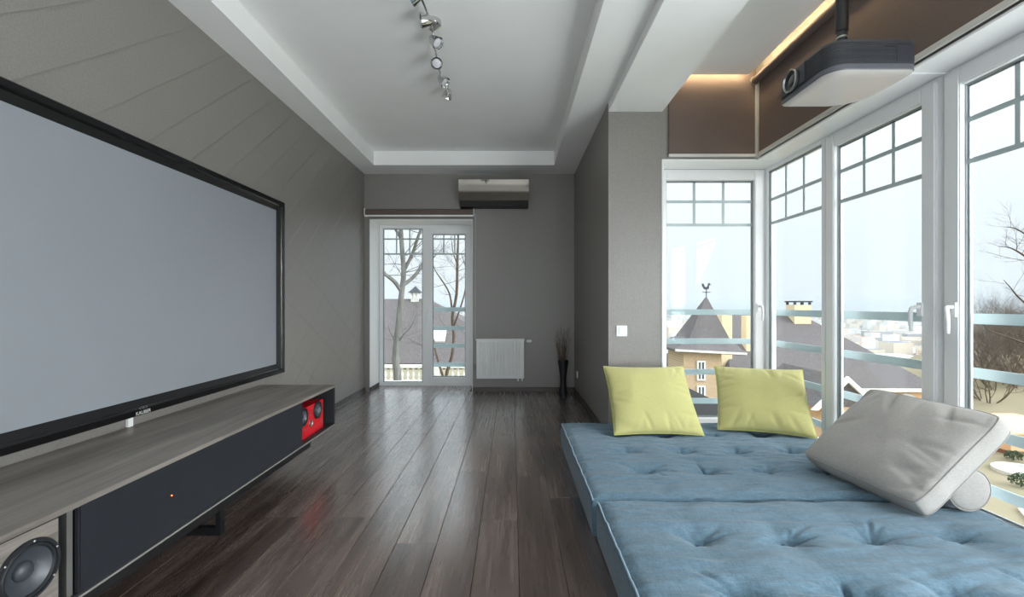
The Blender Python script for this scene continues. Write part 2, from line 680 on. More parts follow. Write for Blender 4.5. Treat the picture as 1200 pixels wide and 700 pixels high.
k = -11
while True:
    x0 = X0 + k * PW
    x1 = x0 + PW
    if x0 > XR:
        break
    if x1 > XL:
        xa, xb = max(x0, XL + 0.001), min(x1, XR - 0.001)
        off = known.get(k, rnd.uniform(1.2, 2.7))
        ys = []
        y = off - 4 * PL
        while y < 8.5:
            ys.append(y)
            y += PL
        yend = YD if (DX0 < (xa + xb) / 2 < DX1) else YF
        if xa > XP:
            yend = YC if xa < XP2 else YA
        elif xb > XP:
            yend = YC
        for a, b in zip(ys[:-1], ys[1:]):
            a2, b2 = max(a, YB), min(b, yend)
            if b2 - a2 > 0.02 and xb - xa > 0.01:
                plank(xa, xb, a2, b2)
    k += 1

# skirting
structure(MB().box(XL, XL + 0.014, YB, YF, 0, 0.052).build('baseboard_left', SKIRT, bevel=0.003))
structure(MB().box(DX1 + 0.0, XP, YF - 0.016, YF, 0, 0.055).build('baseboard_far', SKIRT, bevel=0.003))
structure(MB().box(XP - 0.014, XP, YC, YF - 0.018, 0, 0.055).build('baseboard_right', SKIRT, bevel=0.003))
structure(MB().box(DX0, DX0 + 0.012, YF + 0.002, YD, 0, 0.05).build('baseboard_door_jamb', SKIRT, bevel=0.003))

# white reveal liners
m = MB()
m.box(DX0, DX0 + 0.008, YF + 0.001, YD, 0.05, DZ)
m.box(DX0, DX1, YF + 0.001, YD, DZ - 0.008, DZ)
m.box(DX1 - 0.008, DX1, YF + 0.001, YD, 0.0, DZ)
structure(m.build('trim_1', PVC))
m = MB()
m.box(XP2 - 0.004, XR + 0.02, YC - 0.012, YA, ZLIN - 0.012, ZLIN)
m.box(XLIN - 0.012, XR + 0.02, -0.3, YC - 0.013, ZLIN - 0.012, ZLIN)
m.box(XP2 - 0.004, XP2 + 0.012, YC - 0.006, YA, 0.0, ZLIN - 0.013)
structure(m.build('trim_2', PVC, bevel=0.003))
# joint cover of the ledge and its shallow edge bead
structure(MB().box(XLIN - 0.016, XR, 2.255, 2.285, ZLIN - 0.018, ZLIN - 0.0125).build('trim_3', PVC))

# ------------------------------------------------------------------ windows


def window(name, axis, plane, a0, a1, z0, z1, frame_w, sash, handle_at=None, cols=3, bars=True, hflip=1,
           fw_l=None, fw_r=None, outdir=1, top_w=None):
    """axis 1: a window in the plane x = plane running along y; axis 0: in the plane y = plane running along x.
    Depth goes outwards."""
    W = thing(name, (plane if axis == 1 else (a0 + a1) / 2, (a0 + a1) / 2 if axis == 1 else plane, z0), kind='structure')

    def bx(mb, a, b, d0, d1, zz0, zz1):
        if axis == 1:
            mb.box(plane + d0, plane + d1, a, b, zz0, zz1)
        else:
            mb.box(a, b, plane + d0, plane + d1, zz0, zz1)

    def rect(ia0, ia1, iz0, iz1, wl, wr, wb, wt, d0, d1, nm, mt, parent, bev=0.004):
        mb = MB()
        bx(mb, ia0, ia0 + wl, d0, d1, iz0, iz1)
        bx(mb, ia1 - wr, ia1, d0, d1, iz0, iz1)
        bx(mb, ia0 + wl, ia1 - wr, d0, d1, iz0, iz0 + wb)
        bx(mb, ia0 + wl, ia1 - wr, d0, d1, iz1 - wt, iz1)
        return mb.build(nm, mt, parent, bevel=bev)
    rect(a0, a1, z0, z1, frame_w, frame_w, frame_w, top_w or frame_w, 0.0, 0.075, 'frame', PVC, W)
    g0, g1, gz0, gz1 = a0 + frame_w, a1 - frame_w, z0 + frame_w, z1 - (top_w or frame_w)
    par = W
    if sash:
        s = sash
        par = rect(g0 - 0.012, g1 + 0.012, gz0 - 0.012, gz1 + 0.012, s, s, s, s, -0.018, 0.055, 'sash', PVC, W, 0.006)
        g0, g1, gz0, gz1 = g0 - 0.012 + s, g1 + 0.012 - s, gz0 - 0.012 + s, gz1 + 0.012 - s
    rect(g0 - 0.001, g1 + 0.001, gz0 - 0.001, gz1 + 0.001, 0.006, 0.006, 0.006, 0.006, 0.010, 0.034, 'gasket', GASKET, par, 0)
    rect(g0 + 0.004, g1 - 0.004, gz0 + 0.004, gz1 - 0.004, 0.010, 0.010, 0.010, 0.010, 0.0205, 0.0275, 'spacer', SPACER, par, 0)
    for d in (0.016, 0.029):
        mb = MB()
        bx(mb, g0, g1, d, d + 0.003, gz0, gz1)
        mb.build('pane', GLASS, par)
    if bars:
        for zz in (1.97, 1.77):
            mb = MB()
            bx(mb, g0, g1, 0.020, 0.028, zz - 0.012, zz + 0.012)
            mb.build('glazing_bar', MUNT, par)
        for i in range(1, cols):
            a = g0 + (g1 - g0) * i / cols
            mb = MB()
            bx(mb, a - 0.011, a + 0.011, 0.0205, 0.0275, 1.77, gz1)
            mb.build('glazing_bar', MUNT, par)
    if handle_at is not None:
        hz = 1.06
        mb = MB()
        bx(mb, handle_at - 0.014, handle_at + 0.014, -0.028, -0.017, hz - 0.035, hz + 0.035)
        e = -0.062

        def P(a, d, z):
            return (plane + d, a, z) if axis == 1 else (a, plane + d, z)
        mb.tube([P(handle_at, -0.024, hz + 0.012), P(handle_at, e + 0.01, hz + 0.012), P(handle_at + 0.004 * hflip, e, hz + 0.008),
                 P(handle_at + 0.010 * hflip, e - 0.002, hz - 0.015), P(handle_at + 0.012 * hflip, e, hz - 0.06),
                 P(handle_at + 0.010 * hflip, e + 0.002, hz - 0.115)],
                [0.010, 0.010, 0.0105, 0.0105, 0.0095, 0.008], n=10)
        mb.build('handle', PVC, par, smooth=True, bevel=0.0)
    return W


window('window_1', 0, YA, XP2 + 0.012, XR, 0.02, ZLIN - 0.012, 0.035, 0.072, handle_at=XR - 0.065)
window('window_2', 1, XR, 3.125, YA, 0.02, ZLIN - 0.012, 0.042, 0, top_w=0.03)
window('window_3', 1, XR, 2.275, 3.123, 0.02, ZLIN - 0.012, 0.035, 0.078, handle_at=2.375, hflip=1)
window('window_4', 1, XR, 1.420, 2.273, 0.02, ZLIN - 0.012, 0.035, 0.078, handle_at=2.195, hflip=-1)
window('window_5', 1, XR, 0.565, 1.418, 0.02, ZLIN - 0.012, 0.035, 0.078)  # this window and the next are out of view, added for light
window('window_6', 1, XR, -0.30, 0.563, 0.02, ZLIN - 0.012, 0.035, 0.078)
# added unseen glazing behind the camera, with a pale terrace bouncing light in
for i in range(4):
    window('window_%d' % (7 + i), 0, YB - 0.10, -1.56 + i * 0.895, -1.56 + (i + 1) * 0.895, 0.0, ZLIN, 0.035, 0.078)
TERR = mat('bounce_stone', (222, 220, 214), rough=0.8, col2=(206, 203, 196), vscale=2)
structure(MB().box(-6, 7, -12, YB - 0.2, -0.25, -0.06).build('bounce_terrace', TERR))
structure(MB().box(XR - 0.02, XR + 0.30, -0.3, YA + 0.4, -0.16, 0.018).build('trim_4', PLASTER))
structure(MB().box(XP2, XR - 0.021, YA - 0.01, YA + 0.4, -0.16, 0.018).build('trim_5', PLASTER))
structure(MB().box(XR, XR + 0.075, YA + 0.0005, YA + 0.076, 0.02, ZLIN - 0.012).build('trim_6', PVC))

# balcony door: fixed leaf on one side, opening leaf on the other


def balcony_door():
    D = thing('door_1', ((DX0 + DX1) / 2, YD, 0), kind='structure')
    x0, x1, z0, z1 = DX0 + 0.008, DX1 - 0.008, 0.0, DZ - 0.008
    xm = -1.16

    def rect(a0, a1, b0, b1, wl, wr, wb, wt, y0, y1, nm, mt, par, bev=0.004):
        mb = MB()
        mb.box(a0, a0 + wl, y0, y1, b0, b1)
        mb.box(a1 - wr, a1, y0, y1, b0, b1)
        mb.box(a0 + wl, a1 - wr, y0, y1, b0, b0 + wb)
        mb.box(a0 + wl, a1 - wr, y0, y1, b1 - wt, b1)
        return mb.build(nm, mt, par, bevel=bev)
    rect(x0, x1, z0, z1, 0.05, 0.05, 0.045, 0.045, YD, YD + 0.075, 'frame', PVC, D)
    MB().box(xm - 0.03, xm + 0.03, YD + 0.001, YD + 0.074, 0.045, z1 - 0.045).build('mullion', PVC, D, bevel=0.004)

    def lights(g0, g1, gz0, gz1, par):
        rect(g0, g1, gz0, gz1, 0.012, 0.012, 0.012, 0.012, YD + 0.02, YD + 0.036, 'gasket', GASKET, par, 0)
        for d in (0.018, 0.034):
            MB().box(g0, g1, YD + d, YD + d + 0.003, gz0, gz1).build('pane', GLASS, par)
        for zz in (1.96, 1.76):
            MB().box(g0, g1, YD + 0.023, YD + 0.031, zz - 0.010, zz + 0.010).build('glazing_bar', MUNT, par)
        for i in (1, 2):
            a = g0 + (g1 - g0) * i / 3
            MB().box(a - 0.009, a + 0.009, YD + 0.0235, YD + 0.0305, 1.76, gz1).build('glazing_bar', MUNT, par)
    lights(x0 + 0.05, xm - 0.03, 0.045, z1 - 0.045, D)
    s0, s1, t0, t1 = xm + 0.015, x1 - 0.035, 0.033, z1 - 0.033
    S = rect(s0, s1, t0, t1, 0.085, 0.085, 0.085, 0.085, YD - 0.02, YD + 0.055, 'leaf', PVC, D, 0.006)
    lights(s0 + 0.085, s1 - 0.085, t0 + 0.085, t1 - 0.085, S)
    mb = MB()
    mb.box(s0 + 0.02, s0 + 0.05, YD - 0.03, YD - 0.019, 0.93, 1.02)
    mb.tube([(s0 + 0.035, YD - 0.025, 0.985), (s0 + 0.035, YD - 0.06, 0.985), (s0 + 0.037, YD - 0.068, 0.975),
             (s0 + 0.037, YD - 0.066, 0.86)], 0.009, n=8)
    mb.build('handle', PVC, S, smooth=True)


balcony_door()
structure(MB().box(DX0 - 0.05, DX1 + 0.05, YD + 0.076, YD + 0.5, -0.16, -0.012).build('trim_7', PLASTER))

# ------------------------------------------------------------------ mattresses


def mattress(y0, y1, label, seed, open_far):
    x0, x1, zt = (0.379 if open_far else 0.394), 2.05, 0.178
    cols = [x0 + (x1 - x0) * i / 5 for i in range(1, 5)]
    rows = [y0 + (y1 - y0) * i / 4 for i in range(1, 4)]
    nx, ny = 230, 190
    rg = random.Random(seed)
    folds = []                      # short pinch folds that run out from the tufts, mostly across
    for cy in rows:
        for cx in cols:
            for q in range(11):
                a = rg.choice((0, math.pi)) + rg.gauss(0, 0.42)
                folds.append((cx, cy, a, rg.uniform(0.10, 0.22), rg.uniform(0.007, 0.012), rg.uniform(0.005, 0.011)))
            for q in range(3):
                a = rg.uniform(0, 6.28)
                folds.append((cx, cy, a, rg.uniform(0.06, 0.11), rg.uniform(0.007, 0.011), rg.uniform(0.004, 0.008)))

    def top(x, y):
        z = zt + 0.012
        bx_ = abs(math.sin(math.pi * (x - x0) / (cols[1] - cols[0])))
        by_ = abs(math.sin(math.pi * (y - y0) / (rows[1] - rows[0])))
        z += 0.010 * (0.5 * bx_ + 0.5 * by_) - 0.006
        for cy in rows:
            if abs(y - cy) > 0.2:
                continue
            for cx in cols:
                r2 = (x - cx) ** 2 + (y - cy) ** 2
                if r2 < 0.04:
                    z -= 0.020 * math.exp(-r2 / 0.0030) + 0.014 * math.exp(-r2 / 0.00025)
        for fx, fy, a, ln, w, d in folds:
            dx, dy = x - fx, y - fy
            if dx * dx + dy * dy > ln * ln:
                continue
            t = dx * math.cos(a) + dy * math.sin(a)
            if 0 < t < ln:
                n = -dx * math.sin(a) + dy * math.cos(a)
                if abs(n) < 0.03:
                    z -= d * math.exp(-(n / w) ** 2) * math.sin(math.pi * min(1, t / ln + 0.15))
        z += 0.009 * mnoise.noise(Vector((x * 3.2 + seed, y * 17.0, 0.3)))
        z += 0.006 * mnoise.noise(Vector((x * 9 + seed, y * 38.0, 1.3)))
        e = min(x - x0, x1 - x, y - y0, y1 - y)
        if e < 0.05:
            q = 1 - e / 0.05
            z -= 0.014 * q * q
        return z
    mb = MB()
    for j in range(ny + 1):
        for i in range(nx + 1):
            x = x0 + (x1 - x0) * i / nx
            y = y0 + (y1 - y0) * j / ny
            mb.v.append(Vector((x, y, top(x, y))))
    for j in range(ny):
        for i in range(nx):
            a = j * (nx + 1) + i
            mb.f.append((a, a + 1, a + nx + 2, a + nx + 1))
    border = [i for i in range(nx + 1)] + [j * (nx + 1) + nx for j in range(1, ny + 1)] + \
             [ny * (nx + 1) + i for i in range(nx - 1, -1, -1)] + [j * (nx + 1) for j in range(ny - 1, 0, -1)]
    prev = border
    cxm, cym = (x0 + x1) / 2, (y0 + y1) / 2
    for lv, (fz, bulge) in enumerate(((0.80, 0.007), (0.5, 0.010), (0.2, 0.006), (0.0, 0.0))):
        cur = []
        for bi in border:
            p = mb.v[bi]
            d = Vector((0, 0, 0))
            if abs(p.x - x0) < 1e-6:
                d.x = -1
            if abs(p.x - x1) < 1e-6:
                d.x = 1
            if abs(p.y - y0) < 1e-6:
                d.y = -1
            if abs(p.y - y1) < 1e-6:
                d.y = 1
            if (d.y < 0) == open_far:          # no bulge where the two mattresses meet
                d.y = 0
            d = d.normalized() if d.length else d
            w = bulge * (0.75 + 0.6 * mnoise.noise(Vector((p.x * 4, p.y * 4, lv * 2.0 + seed))))
            # soft rounded upright corners
            q = Vector((p.x, p.y, p.z * fz + 0.001)) + d * w
            mb.v.append(q)
            cur.append(len(mb.v) - 1)
        n = len(border)
        for i in range(n):
            j = (i + 1) % n
            mb.f.append((prev[j], prev[i], cur[i], cur[j]))
        prev = cur
    mb.f.append(tuple(prev))
    o = mb.build('mattress', BLUE, None, smooth=True, angle=60)
    tag(o, label, 'mattress', 'blue folding mattresses on the floor')
    # piping round the top edge
    n_ = 60
    left = [(x0, y0 + (y1 - y0) * i / n_) for i in range(n_ + 1)]
    right = [(x1, y0 + (y1 - y0) * i / n_) for i in range(n_ + 1)]
    far = [(x0 + (x1 - x0) * i / n_, y1) for i in range(n_ + 1)]
    near = [(x0 + (x1 - x0) * i / n_, y0) for i in range(n_ + 1)]
    path = left + far[1:] + right[::-1][1:] if open_far else left[::-1] + near[1:] + right[1:]
    MB().tube([Vector((px, py, top(px, py) + 0.001)) for px, py in path], 0.0045, n=6).build('piping', PIPEB, o, smooth=True, angle=80)
    b0 = None
    for cy in rows:
        for cx in cols:
            c = Vector((cx, cy, top(cx, cy) - 0.002))
            if b0 is None:
                b0 = MB().lathe([(0.004, -0.002), (0.012, -0.001), (0.0135, 0.002), (0.011, 0.006), (0.005, 0.008)],
                                Matrix.Translation(c), n=14).build('button', BUTTON, o, smooth=True, origin=c)
            else:
                link_copy(b0, 'button', c, o)
    return o


mattress(2.116, 3.46, 'blue tufted mattress under the two lime cushions beside the pillar', 3, True)
mattress(0.75, 2.080, 'blue tufted mattress without lime cushions, adjoining the one by the pillar', 8, False)

# ------------------------------------------------------------------ cushions


def cushion(Mx, w, h, t, m, name, label, seed, cat='cushion', group=None, pipe=None):
    """knife-edged cushion: local x width, y height, z thickness"""
    N = 56
    rg = random.Random(seed)
    wr = [(rg.choice('lrtb'), rg.uniform(-0.85, 0.85), rg.uniform(-0.5, 0.5), rg.uniform(0.03, 0.07), rg.uniform(0.004, 0.009))
          for _ in range(26)]

    def pos(u, v, sgn):
        x = u * w / 2 * (1 - 0.045 * (1 - v * v) * abs(u) ** 2)
        y = v * h / 2 * (1 - 0.055 * (1 - u * u) * abs(v) ** 2)
        pr = max(0.0, (1 - abs(u) ** 2.6) * (1 - abs(v) ** 2.6))
        z = sgn * t / 2 * pr ** 0.55
        d = 0.0
        for side, c, sl, wd, am in wr:
            if side in 'lr':
                e = (u + 1) if side == 'l' else (1 - u)
                q = v - c - sl * e
            else:
                e = (v + 1) if side == 'b' else (1 - v)
                q = u - c - sl * e
            if e < 0.6:
                d -= am * math.exp(-(q / wd) ** 2) * math.sin(math.pi * min(1, e / 0.6)) * (1 - e / 0.6) * 1.6
        z += sgn * d
        z += sgn * 0.006 * pr * mnoise.noise(Vector((u * 1.7 + seed, v * 1.7, sgn)))
        return Mx @ Vector((x, y, z))
    mb = MB()
    idx = {}

    def vid(i, j, sgn):
        edge = i in (0, N) or j in (0, N)
        k_ = (i, j, 0 if edge else sgn)
        if k_ not in idx:
            mb.v.append(pos(-1 + 2 * i / N, -1 + 2 * j / N, sgn))
            idx[k_] = len(mb.v) - 1
        return idx[k_]
    for sgn in (1, -1):
        for j in range(N):
            for i in range(N):
                mb.f.append((vid(i, j, sgn), vid(i + 1, j, sgn), vid(i + 1, j + 1, sgn), vid(i, j + 1, sgn)))
    o = mb.build(name, m, None, smooth=True, angle=100)
    tag(o, label, cat, group)
    ring = [pos(-1 + 2 * i / 24, -1, 1) for i in range(24)] + [pos(1, -1 + 2 * i / 24, 1) for i in range(24)] + \
           [pos(1 - 2 * i / 24, 1, 1) for i in range(24)] + [pos(-1, 1 - 2 * i / 24, 1) for i in range(24)]
    MB().tube(ring, 0.003, n=6, closed=True).build('seam', pipe or m, o, smooth=True, angle=90)
    return o


def place(bl, br, tl, lift=0.0):
    """matrix from the bottom-left, bottom-right and top-left corners (face looks to the camera side)"""
    bl, br, tl = Vector(bl), Vector(br), Vector(tl)
    x = (br - bl).normalized()
    y = (tl - bl)
    y = (y - x * y.dot(x)).normalized()
    z = x.cross(y)
    c = bl + x * (br - bl).length / 2 + y * (tl - bl).length / 2
    m_ = Matrix((x, y, z)).transposed().to_4x4()
    m_.translation = c + Vector((0, 0, lift))
    return m_


LPIPE = mat_fabric('lime_seam', (176, 178, 92), (190, 192, 110), scale=400)
cushion(place((0.692, 3.06, 0.20), (1.298, 3.05, 0.20), (0.695, 3.46, 0.612)), 0.606, 0.575, 0.15, LIME,
        'cushion', 'lime square cushion leaning in front of the grey pillar with the light switch', 11,
        group='lime cushions on the far mattress', pipe=LPIPE)
cushion(place((1.446, 3.18, 0.205), (2.004, 2.965, 0.205), (1.600, 3.57, 0.600)), 0.598, 0.575, 0.15, LIME,
        'cushion', 'lime square cushion leaning in the window corner', 23,
        group='lime cushions on the far mattress', pipe=LPIPE)


def box_cushion(Mx, w, h, t, bulge, m, label, seed):
    """cushion with a side panel: two bulging faces, a boxing strip and two piped seams"""
    N = 54
    rg = random.Random(seed)
    wr = [(rg.choice('lrtb'), rg.uniform(-0.9, 0.9), rg.uniform(-0.6, 0.6), rg.uniform(0.03, 0.07), rg.uniform(0.006, 0.012)) for _ in range(22)]

    def pos(u, v, sgn):
        cr = 0.055                               # rounded corners
        x, y = u * w / 2, v * h / 2
        k_ = 1 - cr * (abs(u) * abs(v)) ** 6
        x *= k_ * (1 - 0.02 * (1 - v * v) * abs(u))
        y *= k_ * (1 - 0.02 * (1 - u * u) * abs(v))
        pr = max(0.0, (1 - abs(u) ** 3) * (1 - abs(v) ** 3))
        z = sgn * (t / 2 + (bulge if sgn > 0 else 0.006) * pr ** 0.6)
        d = 0
        for side, c, sl, wd, am in wr:
            if side in 'lr':
                e = (u + 1) if side == 'l' else (1 - u)
                q = v - c - sl * e
            else:
                e = (v + 1) if side == 'b' else (1 - v)
                q = u - c - sl * e
            if e < 0.7:
                d -= am * math.exp(-(q / wd) ** 2) * math.sin(math.pi * min(1, e / 0.7)) * (1 - e / 0.7) * 1.5
        z += sgn * (d + (0.008 if sgn > 0 else 0.001) * pr * mnoise.noise(Vector((u * 2 + seed, v * 2, sgn))))
        return Vector((x, y, z))
    mb = MB()
    n1 = N + 1
    for sgn in (1, -1):
        for j in range(n1):
            for i in range(n1):
                mb.v.append(Mx @ pos(-1 + 2 * i / N, -1 + 2 * j / N, sgn))
        b = 0 if sgn == 1 else n1 * n1
        for j in range(N):
            for i in range(N):
                a = b + j * n1 + i
                mb.f.append((a, a + 1, a + n1 + 1, a + n1))
    bd = [(i, 0) for i in range(N)] + [(N, j) for j in range(N)] + [(i, N) for i in range(N, 0, -1)] + [(0, j) for j in range(N, 0, -1)]
    prev = [j * n1 + i for i, j in bd]
    for q in (0.66, 0.33):
        cur = []
        for i, j in bd:
            p = pos(-1 + 2 * i / N, -1 + 2 * j / N, 1)
            o_ = Vector((p.x, p.y, 0)).normalized() * (0.010 + 0.004 * mnoise.noise(Vector((i * 0.2, j * 0.2, q))))
            mb.v.append(Mx @ Vector((p.x + o_.x, p.y + o_.y, t / 2 * (2 * q - 1) * 1.0)))
            cur.append(len(mb.v) - 1)
        for i in range(len(bd)):
            j = (i + 1) % len(bd)
            mb.f.append((prev[j], prev[i], cur[i], cur[j]))
        prev = cur
    last = [n1 * n1 + j * n1 + i for i, j in bd]
    for i in range(len(bd)):
        j = (i + 1) % len(bd)
        mb.f.append((prev[j], prev[i], last[i], last[j]))
    o = mb.build('cushion', m, None, smooth=True, angle=80)
    tag(o, label, 'cushion')
    for sgn in (1, -1):
        ring = [Mx @ pos(-1 + 2 * i / N, -1 + 2 * j / N, sgn) for i, j in bd[::2]]
        MB().tube(ring, 0.0032, n=6, closed=True).build('seam', GSEAM, o, smooth=True, angle=90)
    return o


GSEAM = mat_fabric('grey_seam', (138, 135, 132), (156, 153, 150), scale=400)
# lies tilted on the bolster, upper edge against the window; bottom edge runs along the seam side
bl, br, tl = Vector((1.645, 2.52, 0.228)), Vector((1.705, 1.870, 0.228)), Vector((2.040, 2.565, 0.578))
box_cushion(place(bl, br, tl), (br - bl).length, (tl - bl).length + 0.02, 0.08, 0.055, GREYC,
            'grey box cushion tilted on the bolster against the windows', 4)
# bolster
mb = MB()
prof = [(0.02, 0.0), (0.075, -0.002), (0.086, 0.004), (0.0925, 0.016), (0.093, 0.05), (0.0935, 0.30), (0.093, 0.56), (0.0925, 0.584), (0.086, 0.596), (0.075, 0.602), (0.02, 0.60)]
mb.lathe(prof, frame_M((1.952, 1.925, 0.293), (0.01, 1, 0)), n=48)
bol = tag(mb.build('bolster', GREYC, None, smooth=True, angle=50), 'grey cylindrical bolster under the tilted grey cushion', 'bolster')
Mb = frame_M((1.952, 1.925, 0.293), (0.01, 1, 0))
MB().tube([Mb @ Vector((0.090 * math.cos(a * 0.1309), 0.090 * math.sin(a * 0.1309), 0.006)) for a in range(48)], 0.003, n=6, closed=True).build('seam', GSEAM, bol, smooth=True)

# ------------------------------------------------------------------ projection screen
XS = -1.78


def projection_screen():
    y0, y1, z0, z1 = 0.84, 3.547, 0.553, 1.882
    S = thing('projection_screen', (XS, (y0 + y1) / 2, z0), 'wide grey projection screen in a black frame on the left wall', 'screen')
    fw = 0.074
    # outer glossy lip and inner velvet slope, as four mitred bars
    out = [(y0, z0), (y1, z0), (y1, z1), (y0, z1)]

    def ring(offs):
        return [Vector((x, (y0 + d) if i in (0, 3) else (y1 - d), (z0 + d) if i in (0, 1) else (z1 - d)))
                for i, (x, d) in [(i, offs) for i in range(4)]]
    prof = [(XL + 0.004, 0.0), (XS - 0.004, 0.0), (XS, 0.004), (XS, 0.030), (XS - 0.006, 0.034), (XS - 0.012, 0.040), (XS - 0.030, fw), (XL + 0.004, fw)]
    for i in range(4):
        j = (i + 1) % 4
        mb = MB()
        for c in (i, j):
            for p in prof:
                mb.v.append(ring(p)[c])
        n = len(prof)
        for q in range(n):
            q2 = (q + 1) % n
            mb.f.append((q, q2, n + q2, n + q))
        mb.f.append(tuple(range(n)))
        mb.f.append(tuple(range(2 * n - 1, n - 1, -1)))
        b = mb.build('frame_bar', FRAMEB, S)
        b.data.materials.append(FRAMEG)
        for pl in b.data.polygons:
            cx_ = sum(b.data.vertices[v].co.x for v in pl.vertices) / len(pl.vertices) + WL[b].x
            if cx_ > XS - 0.010:
                pl.material_index = 1
    MB().box(XS - 0.036, XS - 0.031, y0 + fw - 0.01, y1 - fw + 0.01, z0 + fw - 0.01, z1 - fw + 0.01).build('screen_cloth', SCREEN, S)
    # maker's mark on the lower bar
    fc = bpy.data.curves.new('logo', 'FONT')
    fc.body = 'KAUBER'
    fc.size = 0.024
    fc.align_x = 'CENTER'
    fc.extrude = 0.0004
    tmp = bpy.data.objects.new('logo_tmp', fc)
    COL.objects.link(tmp)
    dg = bpy.context.evaluated_depsgraph_get()
    me = bpy.data.meshes.new_from_object(tmp.evaluated_get(dg))
    bpy.data.objects.remove(tmp)
    me.materials.clear()
    me.materials.append(ALUM)
    o = bpy.data.objects.new('logo', me)
    COL.objects.link(o)
    o.parent = S
    # text faces +x and reads along +y
    o.matrix_basis = Matrix.Translation(Vector((XS + 0.0006, 2.184, z0 + 0.005)) - WL[S]) @ Matrix(((0, 0, 1, 0), (1, 0, 0, 0), (0, 1, 0, 0), (0, 0, 0, 1)))
    mb = MB()
    for q in range(2):
        mb.tube([(XS + 0.0005, 2.184 + (q - 0.5) * 0.022 + 0.013 * math.cos(a * 0.3927), z0 + 0.0345 + 0.0045 * math.sin(a * 0.3927)) for a in range(16)], 0.001, n=5, closed=True)
    mb.build('emblem', SILVER, S)


projection_screen()
tag(MB().box(XL + 0.001, XL + 0.018, 2.150, 2.178, 0.500, 0.562).build('cable_trunking', WHITEP, None, bevel=0.002),
    'short white cable duct on the wall between projection screen and console', 'cable duct')

# ------------------------------------------------------------------ media console
XFc = -1.29
CT, CB = 0.499, 0.206      # top, underside
CY0, CY1 = 0.80, 3.30


def console():
    C = thing('media_console', (-1.56, 2.05, CB), 'long low grey oak media console under the projection screen', 'console')
    th = 0.018
    MB().box(XL + 0.002, XFc, CY0, CY1, CT - th, CT).build('top', CONSW, C, bevel=0.0015)
    MB().box(XL + 0.002, XFc, CY0, CY1, CB, CB + th).build('bottom_panel', DARKP, C, bevel=0.0015)
    MB().box(XFc - 0.0005, XFc + 0.001, CY0, CY1, CB + 0.002, CB + 0.009).build('edge_strip', mat('grey_edge', (128, 126, 122), rough=0.4), C)
    for y in (CY0, CY1 - th):
        MB().box(XL + 0.002, XFc, y, y + th, CB + th, CT - th).build('end_panel', DARKP, C, bevel=0.0015)
    for y in (1.322, 2.775):
        MB().box(XL + 0.02, XFc - 0.012, y, y + th, CB + th, CT - th).build('divider', SILVER if y < 2 else DARKP, C)
    MB().box(XL + 0.002, XL + 0.014, CY0 + th, CY1 - th, CB + th, CT - th).build('back_panel', DARKP, C)
    g = MB().box(XFc - 0.020, XFc - 0.001, 1.350, 2.790, CB + 0.014, CT - 0.012).build('cloth_front', GRILLE, C, bevel=0.004)
    MB().box(XFc - 0.001, XFc + 0.0008, 2.02, 2.06, CT - 0.0115, CT - 0.004).build('badge', SILVER, C)
    MB().lathe([(0.0001, 0), (0.0025, 0.0), (0.0025, 0.002)], frame_M((XFc - 0.001, 1.715, 0.36), (1, 0, 0)), n=10).build('standby_light', LEDDOT, g)
    # steel base: runner under the front edge, centre leg loop
    b = MB().box(-1.345, -1.310, 1.16, 2.94, 0.158, CB).build('runner', BLACKM, C, bevel=0.002)
    mb = MB()
    mb.box(-1.392, -1.367 + 0.0, 2.12, 2.152, 0.0, CB)
    mb.box(-1.392 - 0.30, -1.392, 2.12, 2.152, 0.0, 0.036)
    mb.box(-1.392 - 0.30, -1.392 - 0.275, 2.12, 2.152, 0.036, CB)
    mb.build('leg_loop', BLACKM, C, bevel=0.0015)
    return C


console()


def driver(parent, c, axis, r, mats, name='driver', bullet=None):
    """loudspeaker cone: rim, surround, cone, cap"""
    M_ = frame_M(c, axis)
    d = MB().lathe([(r, -0.001), (r, 0.004), (r * 0.985, 0.006), (r * 0.88, 0.006), (r * 0.865, 0.002)], M_, n=48, caps=(False, False)).build(name, mats[0], parent, smooth=True)
    MB().lathe([(r * 0.87, 0.003), (r * 0.82, 0.0075), (r * 0.77, 0.007), (r * 0.735, 0.002), (r * 0.73, 0.0)], M_, n=48, caps=(False, False)).build('surround', RUBBER, d, smooth=True)
    cone = MB()
    cone.lathe([(r * 0.74, 0.0022), (r * 0.55, -0.010), (r * 0.30, -0.018)], M_, n=48, caps=(False, True))
    cone.build('cone', mats[1], d, smooth=True)
    if bullet:
        MB().lathe([(r * 0.22, -0.02), (r * 0.20, -0.006), (r * 0.13, 0.004), (r * 0.03, 0.010)], M_, n=24).build('phase_plug', bullet, d, smooth=True)
    else:
        prof = [(r * 0.31, -0.018)] + [(r * 0.31 * math.cos(a), -0.016 + 0.016 * math.sin(a)) for a in [i * 0.19 for i in range(1, 8)]] + [(0.002, 0.0002)]
        MB().lathe(prof, M_, n=32).build('dust_cap', mats[1], d, smooth=True)
    return d


# wooden-fronted bass speaker in the near bay of the console
B = thing('bass_speaker', (-1.5, 1.06, CB + 0.018), 'wood-fronted bass speaker with a black round woofer inside the console', 'speaker')


